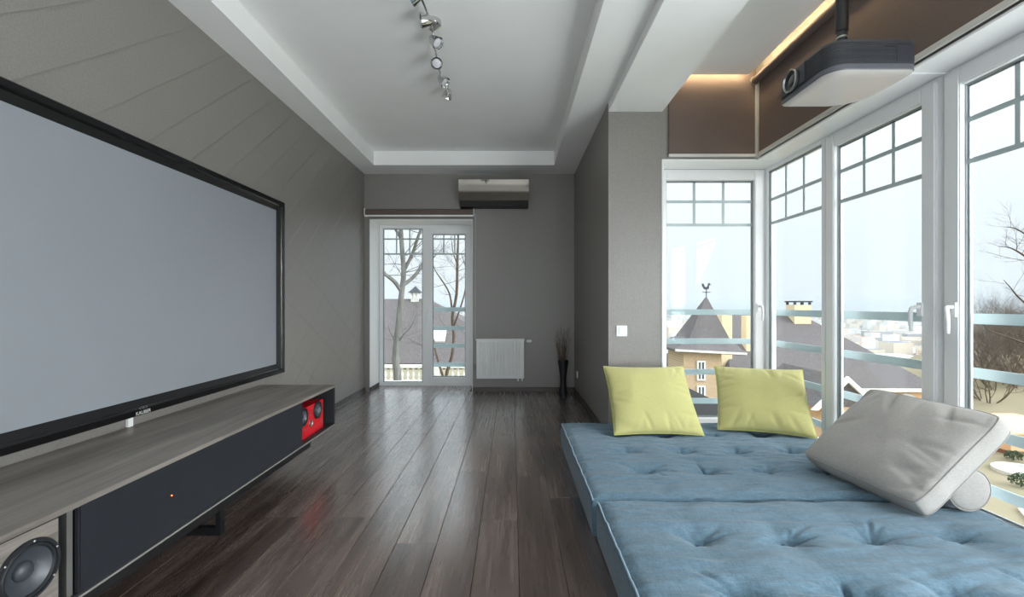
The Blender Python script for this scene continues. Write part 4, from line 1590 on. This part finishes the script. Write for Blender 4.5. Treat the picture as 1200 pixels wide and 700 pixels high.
# brick tower with its pointed roof and weathercock
H = thing('brick_tower', (12.7, 31.5, -9.5), 'tan brick tower house with steep pointed roof and weathercock', 'house')
tw = MB().box(11.38, 13.87, 30.0, 33.0, -9.6, -1.9).build('brick_wall', BRICK, H)
house_window(H, 12.25, 12.80, 30.0, -3.95, -2.65)
house_window(H, 12.25, 12.80, 30.0, -5.30, -4.30)
house_window(H, 12.25, 12.80, 30.0, -7.0, -5.8)
ap = Vector((13.75, 32.0, 1.68))
base = [(12.05, 30.7, -1.2), (14.75, 30.7, -1.2), (14.75, 33.3, -1.2), (12.05, 33.3, -1.2)]
skirt = [(10.7, 29.6, -1.86), (15.3, 29.6, -2.10), (15.3, 34.2, -2.10), (10.7, 34.2, -1.86)]
low = [(p[0], p[1], p[2] - 0.16) for p in skirt]
rf = MB().solid([tuple(ap)] + base + skirt + low,
                [(0, 1, 2), (0, 2, 3), (0, 3, 4), (0, 4, 1)] + [(1 + i, 5 + i, 5 + (i + 1) % 4, 1 + (i + 1) % 4) for i in range(4)] +
                [(5 + i, 9 + i, 9 + (i + 1) % 4, 5 + (i + 1) % 4) for i in range(4)] + [(12, 11, 10, 9)]).build('pointed_roof', ROOFM, H)
mb = MB().solid([(10.66, 29.5, -1.84), (15.34, 29.5, -2.08), (15.34, 29.5, -2.22), (10.66, 29.5, -1.98), (10.66, 29.6, -1.84), (15.34, 29.6, -2.08), (15.34, 29.6, -2.22), (10.66, 29.6, -1.98)],
                [(0, 1, 2, 3), (7, 6, 5, 4), (0, 4, 5, 1), (1, 5, 6, 2), (2, 6, 7, 3), (3, 7, 4, 0)])
mb.build('gutter', STONEW, rf)
mb = MB().tube([(ap.x, ap.y, 1.6), (ap.x, ap.y, 2.15)], 0.035, n=6)
mb.tube([(ap.x - 0.28, ap.y, 1.95), (ap.x + 0.28, ap.y, 1.95)], 0.03, n=6)
cock = [(-0.30, 0.30), (-0.18, 0.08), (0.02, 0.02), (0.16, 0.10), (0.20, 0.34), (0.32, 0.36), (0.26, 0.44), (0.20, 0.52), (0.12, 0.46), (0.08, 0.28), (-0.04, 0.20), (-0.14, 0.30), (-0.20, 0.46), (-0.32, 0.46)]
mb.prism([(ap.x + a, 2.10 + b) for a, b in cock], 1, ap.y - 0.03, ap.y + 0.03)
mb.build('weathercock', LEADM, rf)
# the little white gable beside the tower
g_ = MB().prism([(13.90, -3.95), (14.45, -3.15), (15.00, -3.95)], 1, 30.0, 33.5).build('small_gable', ROOFM, H)
mb = MB()
for sx in (-1, 1):
    mb.solid([(14.45 + sx * 0.72, 29.85, -4.1), (14.45, 29.85, -3.08), (14.45, 29.85, -3.34), (14.45 + sx * 0.50, 29.85, -4.1),
              (14.45 + sx * 0.72, 29.99, -4.1), (14.45, 29.99, -3.08), (14.45, 29.99, -3.34), (14.45 + sx * 0.50, 29.99, -4.1)],
             [(0, 1, 2, 3), (7, 6, 5, 4), (0, 4, 5, 1), (1, 5, 6, 2), (2, 6, 7, 3), (3, 7, 4, 0)])
mb.build('bargeboard', WINW, g_)
MB().box(13.88, 15.2, 30.2, 33.2, -9.6, -3.96).build('side_wall', BRICK, H)

# house opposite the balcony door
H = thing('roofed_villa', (-6, 34, -3), 'house with a huge purple roof and skylight opposite the balcony door', 'house')
MB().box(-16.4, 0.4, 28.7, 39.4, -3.2, -2.5).build('wall', PEACH, H)
rf = hip_roof(-17, 1.1, 28, 40, -2.55, -12, -6.2, 33.5, 1.50).build('roof', ROOFM, H)
# skylight let into the front slope
n_ = Vector((0, -4.05, 5.5)).normalized()
sl = Vector((0, 5.5, 4.05)).normalized()
c_ = Vector((-4.86, 0, 0))
c_.y = 28 + 5.5 * 0.36
c_.z = -2.55 + 4.05 * 0.36
q = [c_ + Vector((sx * 0.46, 0, 0)) + sl * t for sx, t in ((-1, -0.55), (1, -0.55), (1, 0.55), (-1, 0.55))]
mb = MB().solid([p + n_ * 0.02 for p in q] + [p + n_ * 0.20 for p in q], [(3, 2, 1, 0), (4, 5, 6, 7), (0, 1, 5, 4), (1, 2, 6, 5), (2, 3, 7, 6), (3, 0, 4, 7)])
s_ = mb.build('skylight', WINW, rf)
q2 = [c_ + (p - c_) * 0.8 for p in q]
MB().solid([p + n_ * 0.19 for p in q2] + [p + n_ * 0.23 for p in q2], [(3, 2, 1, 0), (4, 5, 6, 7), (0, 1, 5, 4), (1, 2, 6, 5), (2, 3, 7, 6), (3, 0, 4, 7)]).build('pane', mat('skylight_glass', (190, 208, 214), rough=0.06, spec=0.9), s_)
# little cupola on the ridge
cx_ = -7.15
cp = MB().box(cx_ - 0.28, cx_ + 0.28, 33.2, 33.8, 1.2, 1.55).build('cupola', STONEW, rf)
mb = MB()
for dx in (-0.27, 0.0, 0.27):
    for dy in (33.23, 33.77):
        mb.box(cx_ + dx - 0.05, cx_ + dx + 0.05, dy - 0.05, dy + 0.05, 1.55, 1.95)
mb.build('cupola_post', WINW, cp)
MB().solid([(cx_ - 0.46, 33.04, 1.95), (cx_ + 0.46, 33.04, 1.95), (cx_ + 0.46, 33.96, 1.95), (cx_ - 0.46, 33.96, 1.95), (cx_, 33.5, 2.45)],
           [(3, 2, 1, 0), (0, 1, 4), (1, 2, 4), (2, 3, 4), (3, 0, 4)]).build('cupola_roof', LEADM, cp)

# white stone balustrade of its terrace
T = thing('balustrade', (-4, 23.5, -2.95), 'white stone balustrade with turned balusters below the big roof', 'balustrade')
MB().box(-9, 1.2, 23.35, 23.65, -3.0, -2.84).build('plinth', STONEW, T)
MB().box(-9, 1.2, 23.33, 23.67, -2.20, -2.06).build('handrail', STONEW, T)
bp_ = [(0.08, 0.0), (0.08, 0.06), (0.045, 0.09), (0.05, 0.14), (0.095, 0.24), (0.09, 0.30), (0.05, 0.44), (0.04, 0.50), (0.075, 0.56), (0.075, 0.64)]
b0 = None
x = -8.9
i = 0
while x < 1.2:
    if abs(x + 4.1) < 0.2:
        MB().box(x - 0.2, x + 0.22, 23.30, 23.70, -2.84, -2.06).build('pier', STONEW, T)
    else:
        c = Vector((x, 23.5, -2.84))
        if b0 is None:
            b0 = MB().lathe(bp_, Matrix.Translation(c), n=10).build('baluster', STONEW, T, smooth=True, origin=c)
        else:
            link_copy(b0, 'baluster', c, T)
    x += 0.29

# small peach garden building and round basin
T = thing('garden_pavilion', (36, 33, -9.5), 'low peach garden building with dark base on the slope', 'building')
MB().box(34.2, 40, 31.0, 36, -9.0, -7.7).build('wall', PEACH, T)
MB().box(34.1, 40.1, 30.9, 36.1, -9.6, -9.0).build('base', mat('brown_plinth', (120, 84, 66), rough=0.9), T)
hip_roof(33.9, 40.3, 30.7, 36.3, -7.66, 36, 38, 33.5, -7.2, th=0.1).build('roof', PEACH, T)
mb = MB().lathe([(1.5, -0.1), (1.5, 0.25), (1.25, 0.25), (1.22, 0.08)], Matrix.Translation((32.0, 28.2, -9.5)), n=28)
tag(mb.build('round_basin', STONEW, None, smooth=True), 'round stone basin in the garden by the path', 'basin')
for (nm, pp, wd_) in (('garden_path', [(20, 13), (24, 19), (26.5, 22.5), (30, 24.5), (36, 25.5), (44, 25)], 0.9),):
    mb = MB()
    for i, (x, y) in enumerate(pp):
        a = pp[max(0, i - 1)]
        b = pp[min(len(pp) - 1, i + 1)]
        d = Vector((b[0] - a[0], b[1] - a[1], 0)).normalized()
        s_ = Vector((-d.y, d.x, 0))
        for sg in (-1, 1):
            for zz in (-0.15, 0.14):
                q = Vector((x, y, 0)) + s_ * sg * wd_
                mb.v.append(Vector((q.x, q.y, gz(q.x, q.y) + zz)))
        if i:
            o_ = (i - 1) * 4
            mb.f += [(o_ + 1, o_ + 3, o_ + 7, o_ + 5), (o_, o_ + 1, o_ + 5, o_ + 4), (o_ + 2, o_ + 6, o_ + 7, o_ + 3)]
    tag(mb.build(nm, PATHM), 'pale winding garden path across the winter lawn', 'path')
rg = random.Random(77)
for (x, y, r) in ((29.5, 26.2, 0.55), (33.6, 30.3, 0.5)):
    mb = MB()
    for i in range(260):
        d = Vector((rg.gauss(0, 1), rg.gauss(0, 1), abs(rg.gauss(0, 1)))).normalized()
        p = Vector((x, y, gz(x, y) + 0.25)) + d * r * rg.uniform(0.6, 1.0)
        a = d.cross(Vector((rg.gauss(0, 1), rg.gauss(0, 1), rg.gauss(0, 1)))).normalized() * 0.09
        b = d.cross(a).normalized() * 0.05
        mb.f.append((len(mb.v), len(mb.v) + 1, len(mb.v) + 2))
        mb.v += [p - a, p + a, p + b + d * 0.08]
    mb.tube([(x, y, gz(x, y) - 0.1), (x, y, gz(x, y) + 0.4)], 0.05, n=6)
    tag(mb.build('evergreen_shrub', mat('evergreen_leaf', (70, 88, 62), rough=0.9)),
        'small round evergreen shrub on the lawn by the path' if r > 0.52 else 'small evergreen shrub at the corner of the peach garden building', 'shrub')

# ------------------------------------------------------------------ bare trees


def spray(mb_, p, d, ln, r, depth, rg_, n=5, droop=0.0):
    """one branch and its side twigs"""
    steps = 4
    pts = [Vector(p)]
    dd = Vector(d).normalized()
    for i in range(steps):
        dd = (dd + Vector((rg_.gauss(0, 0.16), rg_.gauss(0, 0.16), rg_.gauss(0.04 - droop, 0.12)))).normalized()
        pts.append(pts[-1] + dd * ln / steps)
    mb_.tube(pts, [r * (1 - 0.72 * i / steps) for i in range(steps + 1)], n=max(3, n), cap=False)
    if depth > 0:
        for i in range(1, steps + 1):
            for q_ in range(2 if i > 1 else 1):
                a = Vector((rg_.gauss(0, 1), rg_.gauss(0, 1), rg_.gauss(0.25, 0.6)))
                a = (a - dd * a.dot(dd)).normalized()
                spray(mb_, pts[i], dd * 0.75 + a * rg_.uniform(0.5, 0.95), ln * rg_.uniform(0.38, 0.62), r * (1 - 0.72 * i / steps) * 0.62, depth - 1, rg_, n - 1, droop)


def smooth_path(pts, rad, k_=3):
    """Catmull-Rom through control points"""
    out_, ro = [], []
    P_ = [pts[0]] + list(pts) + [pts[-1]]
    for i in range(1, len(P_) - 2):
        for j in range(k_):
            t = j / k_
            a, b, c, d = P_[i - 1], P_[i], P_[i + 1], P_[i + 2]
            out_.append(0.5 * ((2 * b) + (c - a) * t + (2 * a - 5 * b + 4 * c - d) * t * t + (3 * b - a - 3 * c + d) * t ** 3))
            ro.append(rad[i - 1] + (rad[i] - rad[i - 1]) * t)
    out_.append(pts[-1])
    ro.append(rad[-1])
    return out_, ro


def tree(name, label, mtl, limbs, seed, twigs, group=None):
    """limbs: list of (control points, radii); the first is the trunk"""
    rg_ = random.Random(seed)
    root = None
    for li, (pts, rad) in enumerate(limbs):
        pp, rr = smooth_path([Vector(p) for p in pts], rad)
        mb_ = MB().tube(pp, rr, n=9 if li == 0 else 7)
        if li == 0:
            root = mb_.build(name, mtl, None, smooth=True, origin=pp[0])
            tag(root, label, 'tree', group)
            tmb = MB()
        else:
            mb_.build('branch', mtl, root, smooth=True)
        for q_ in range(twigs[0] if li == 0 else twigs[1]):
            k0 = 0.35 if li == 0 else 0.25
            i = int((k0 + (1 - k0) * rg_.random()) * (len(pp) - 1))
            d = Vector((rg_.gauss(0, 1), rg_.gauss(0, 0.7), rg_.gauss(0.5, 0.5)))
            spray(tmb, pp[i], d, rg_.uniform(twigs[2], twigs[3]), min(rr[i] * 0.35, twigs[4]), 2, rg_, 4)
    t_ = tmb.build('twigs', mtl, root)
    t_['kind'] = 'stuff'
    return root


def A_(px, py, Y, dy=0.0):
    p = at(px, py, Y)
    return Vector((p.x, p.y + dy, p.z))


Y1 = 12.0
w1 = 0.0113
trunk = ([Vector((-3.05, Y1, -3.0)), A_(466, 447, Y1), A_(463.5, 420, Y1), A_(467, 380, Y1), A_(470.5, 345, Y1), A_(473, 320, Y1), A_(471, 290, Y1), A_(469, 255, Y1), A_(467, 215, Y1), A_(470, 160, Y1), A_(466, 100, Y1)],
         [0.125, 0.105, 0.095, 0.082, 0.074, 0.066, 0.06, 0.056, 0.05, 0.036, 0.016])
limbs = [trunk,
         ([A_(470, 341, Y1), A_(463, 330, Y1, -0.1), A_(451, 319, Y1, -0.2), A_(444, 300, Y1, -0.3), A_(440, 270, Y1, -0.3)], [0.06, 0.055, 0.045, 0.035, 0.015]),
         ([A_(472, 335, Y1), A_(484, 323, Y1, 0.2), A_(492, 309, Y1, 0.3), A_(499, 290, Y1, 0.4), A_(503, 255, Y1, 0.5)], [0.055, 0.05, 0.042, 0.032, 0.012]),
         ([A_(473, 318, Y1), A_(483, 298, Y1), A_(491, 281, Y1, -0.2), A_(499, 262, Y1, -0.3), A_(508, 235, Y1, -0.4)], [0.05, 0.045, 0.04, 0.03, 0.012]),
         ([A_(470, 280, Y1), A_(461, 267, Y1, 0.2), A_(451, 255, Y1, 0.3), A_(440, 240, Y1, 0.4)], [0.045, 0.04, 0.032, 0.015]),
         ([A_(466, 403, Y1), A_(474, 392, Y1, -0.1), A_(484, 382, Y1, -0.2), A_(490, 368, Y1, -0.2)], [0.022, 0.018, 0.014, 0.008]),
         ([A_(464, 402, Y1), A_(459, 390, Y1, -0.1), A_(457, 380, Y1, -0.2)], [0.02, 0.014, 0.006])]
tree('bare_tree', 'tall bare grey tree with a forked trunk outside the balcony door', BARK, limbs, 4, (8, 4, 0.7, 1.6, 0.012))
Y2 = 14.0
limbs = [([Vector((-2.1, Y2, -3.0)), A_(522, 447, Y2), A_(529, 420, Y2), A_(532, 395, Y2), A_(530, 372, Y2), A_(535, 345, Y2), A_(536, 305, Y2), A_(537, 270, Y2), A_(535, 225, Y2)],
          [0.09, 0.055, 0.05, 0.048, 0.045, 0.045, 0.042, 0.03, 0.012]),
         ([A_(521, 447, Y2), A_(514, 425, Y2), A_(507, 402, Y2, 0.2), A_(502, 372, Y2, 0.3), A_(499, 340, Y2, 0.4), A_(501, 315, Y2, 0.4)], [0.045, 0.035, 0.03, 0.026, 0.02, 0.01]),
         ([A_(530, 368, Y2), A_(526, 345, Y2, 0.2), A_(516, 328, Y2, 0.3), A_(507, 315, Y2, 0.4), A_(503, 300, Y2, 0.4)], [0.035, 0.028, 0.022, 0.015, 0.008]),
         ([A_(531, 385, Y2), A_(540, 362, Y2, -0.2), A_(546, 340, Y2, -0.2), A_(547, 318, Y2, -0.2), A_(542, 300, Y2, -0.2)], [0.03, 0.026, 0.02, 0.015, 0.008]),
         ([A_(536, 310, Y2), A_(530, 295, Y2, 0.2), A_(527, 275, Y2, 0.3)], [0.022, 0.016, 0.008])]
tree('bare_tree', 'thin bare brown tree with several stems behind the door rails', BARKD, limbs, 9, (9, 5, 0.5, 1.3, 0.009))
# tree whose branches reach in front of the last bay window
Y3 = 13.0
limbs = [([Vector((17.2, Y3, -9.6)), Vector((17.0, Y3, -4)), Vector((17.2, Y3, 0)), Vector((16.9, Y3, 3)), Vector((17.3, Y3, 6.5))], [0.22, 0.18, 0.14, 0.10, 0.03]),
         ([Vector((17.1, Y3, 0.6)), A_(1235, 325, Y3), A_(1205, 303, Y3), A_(1185, 291, Y3), A_(1170, 289, Y3)], [0.06, 0.04, 0.028, 0.018, 0.007]),
         ([Vector((17.0, Y3, 1.3)), A_(1240, 300, Y3), A_(1210, 280, Y3), A_(1190, 268, Y3), A_(1176, 266, Y3)], [0.06, 0.035, 0.024, 0.015, 0.006]),
         ([Vector((17.1, Y3, -1.6)), A_(1250, 385, Y3), A_(1215, 365, Y3), A_(1195, 350, Y3), A_(1184, 337, Y3), A_(1176, 328, Y3)], [0.07, 0.05, 0.03, 0.022, 0.014, 0.007]),
         ([Vector((17.1, Y3, -2.2)), A_(1255, 425, Y3), A_(1215, 408, Y3), A_(1180, 395, Y3), A_(1160, 388, Y3), A_(1152, 380, Y3)], [0.08, 0.05, 0.035, 0.025, 0.016, 0.008])]
tree('bare_tree', 'bare tree stretching fine branches across the window with the white handle', BARKD, limbs, 15, (6, 7, 0.4, 1.1, 0.010))

# thicket of bare shrubs on the slope
rg = random.Random(31)
mb = MB()
row = 0
for Y in (39.6, 41.4, 43.4, 46.2, 49.0, 52.0):
    for j in range(3):
        x = Y * (1.05 + 0.036 * j + 0.018 * (row % 2)) + rg.uniform(-0.4, 0.4)
        y = Y + rg.uniform(-0.7, 0.7)
        b = Vector((x, y, gz(x, y) - 0.1))
        for s_ in range(8):
            a = rg.uniform(0, 6.28)
            sp = rg.uniform(0.25, 0.8)
            spray(mb, b + Vector((math.cos(a), math.sin(a), 0)) * 0.4, (sp * math.cos(a), sp * math.sin(a), 1.0), rg.uniform(2.8, 4.6), 0.06, 3, rg, 4)
    row += 1
tag(mb.build('bare_thicket', SHRUBM), 'tangled thicket of bare brown shrubs on the slope beyond the garden', 'thicket', kind='stuff')

# ------------------------------------------------------------------ town in the valley
rg = random.Random(8)
TM = [mat('town_white', (226, 224, 220), rough=0.9), mat('town_cream', (214, 202, 184), rough=0.9), mat('town_grey', (158, 158, 160), rough=0.9),
      mat('town_rust', (176, 132, 112), rough=0.9), mat('town_slate', (120, 122, 130), rough=0.9)]
mb = MB()
mi = []
for i in range(2600):
    Y = 420 * (9 ** rg.random())
    X = Y * (rg.uniform(0.25, 1.45) if rg.random() < 0.86 else rg.uniform(-0.4, 0.05))
    if 600 < X < 740 and 560 < Y < 640:
        continue
    w, d, h = rg.uniform(8, 34), rg.uniform(8, 22), rg.choice((5, 6, 8, 9, 12, 15, 22)) * rg.uniform(0.8, 1.2)
    z0 = -62.5
    n0 = len(mb.f)
    mb.box(X - w / 2, X + w / 2, Y - d / 2, Y + d / 2, z0, z0 + h)
    m1 = rg.choice((0, 0, 0, 1, 1, 2))
    m2 = rg.choice((2, 3, 4, 4, 0))
    mi += [m2, m2, m1, m1, m1, m1]
o = mb.build('distant_town', TM[0])
for q in TM[1:]:
    o.data.materials.append(q)
# faces keep their order through recalc; roofs take the second choice
for pl, k_ in zip(o.data.polygons, mi):
    pl.material_index = k_
tag(o, 'pale buildings of the distant town spread over the hazy valley', 'town', kind='stuff')
# blue warehouse roof among the nearer blocks
tag(MB().box(640, 700, 590, 612, -62.5, -46).build('blue_warehouse', mat('blue_cladding', (96, 124, 168), rough=0.7), None, bevel=0.6),
    'large blue warehouse in the valley behind the bare shrubs', 'building')
mb = MB()
for i in range(60):
    a = i / 59
    X = -6000 + 17000 * a
    hgt = 40 + 45 * mnoise.noise(Vector((a * 6, 0, 0))) + 18 * mnoise.noise(Vector((a * 25, 3, 0)))
    mb.v += [Vector((X, 8200, -62)), Vector((X, 8600, -62 + max(15, hgt))), Vector((X, 8990, -62))]
    if i:
        b = (i - 1) * 3
        mb.f += [(b, b + 3, b + 4, b + 1), (b + 1, b + 4, b + 5, b + 2)]
structure(mb.build('ground_hills', mat('far_hills', (110, 122, 120), rough=1.0)))

# winter haze over the valley
hz = bpy.data.materials.new('valley_haze')
hz.use_nodes = True
t = hz.node_tree
t.nodes.clear()
ho = nd(t, 'ShaderNodeOutputMaterial')
hv = nd(t, 'ShaderNodeVolumeScatter')
hv.inputs['Color'].default_value = (0.70, 0.76, 0.81, 1)
hv.inputs['Density'].default_value = 0.0004
hv.inputs['Anisotropy'].default_value = 0.0
ha = nd(t, 'ShaderNodeVolumeAbsorption')
ha.inputs['Color'].default_value = hv.inputs['Color'].default_value[:]
ha.inputs['Density'].default_value = hv.inputs['Density'].default_value
hs_ = nd(t, 'ShaderNodeAddShader')
t.links.new(hv.outputs[0], hs_.inputs[0])
t.links.new(ha.outputs[0], hs_.inputs[1])
t.links.new(hs_.outputs[0], ho.inputs['Volume'])
o = MB().box(-5000, 9000, 300, 9000, -61.5, 30).build('valley_haze', hz)
tag(o, 'pale winter haze lying over the distant town', 'haze', kind='stuff')
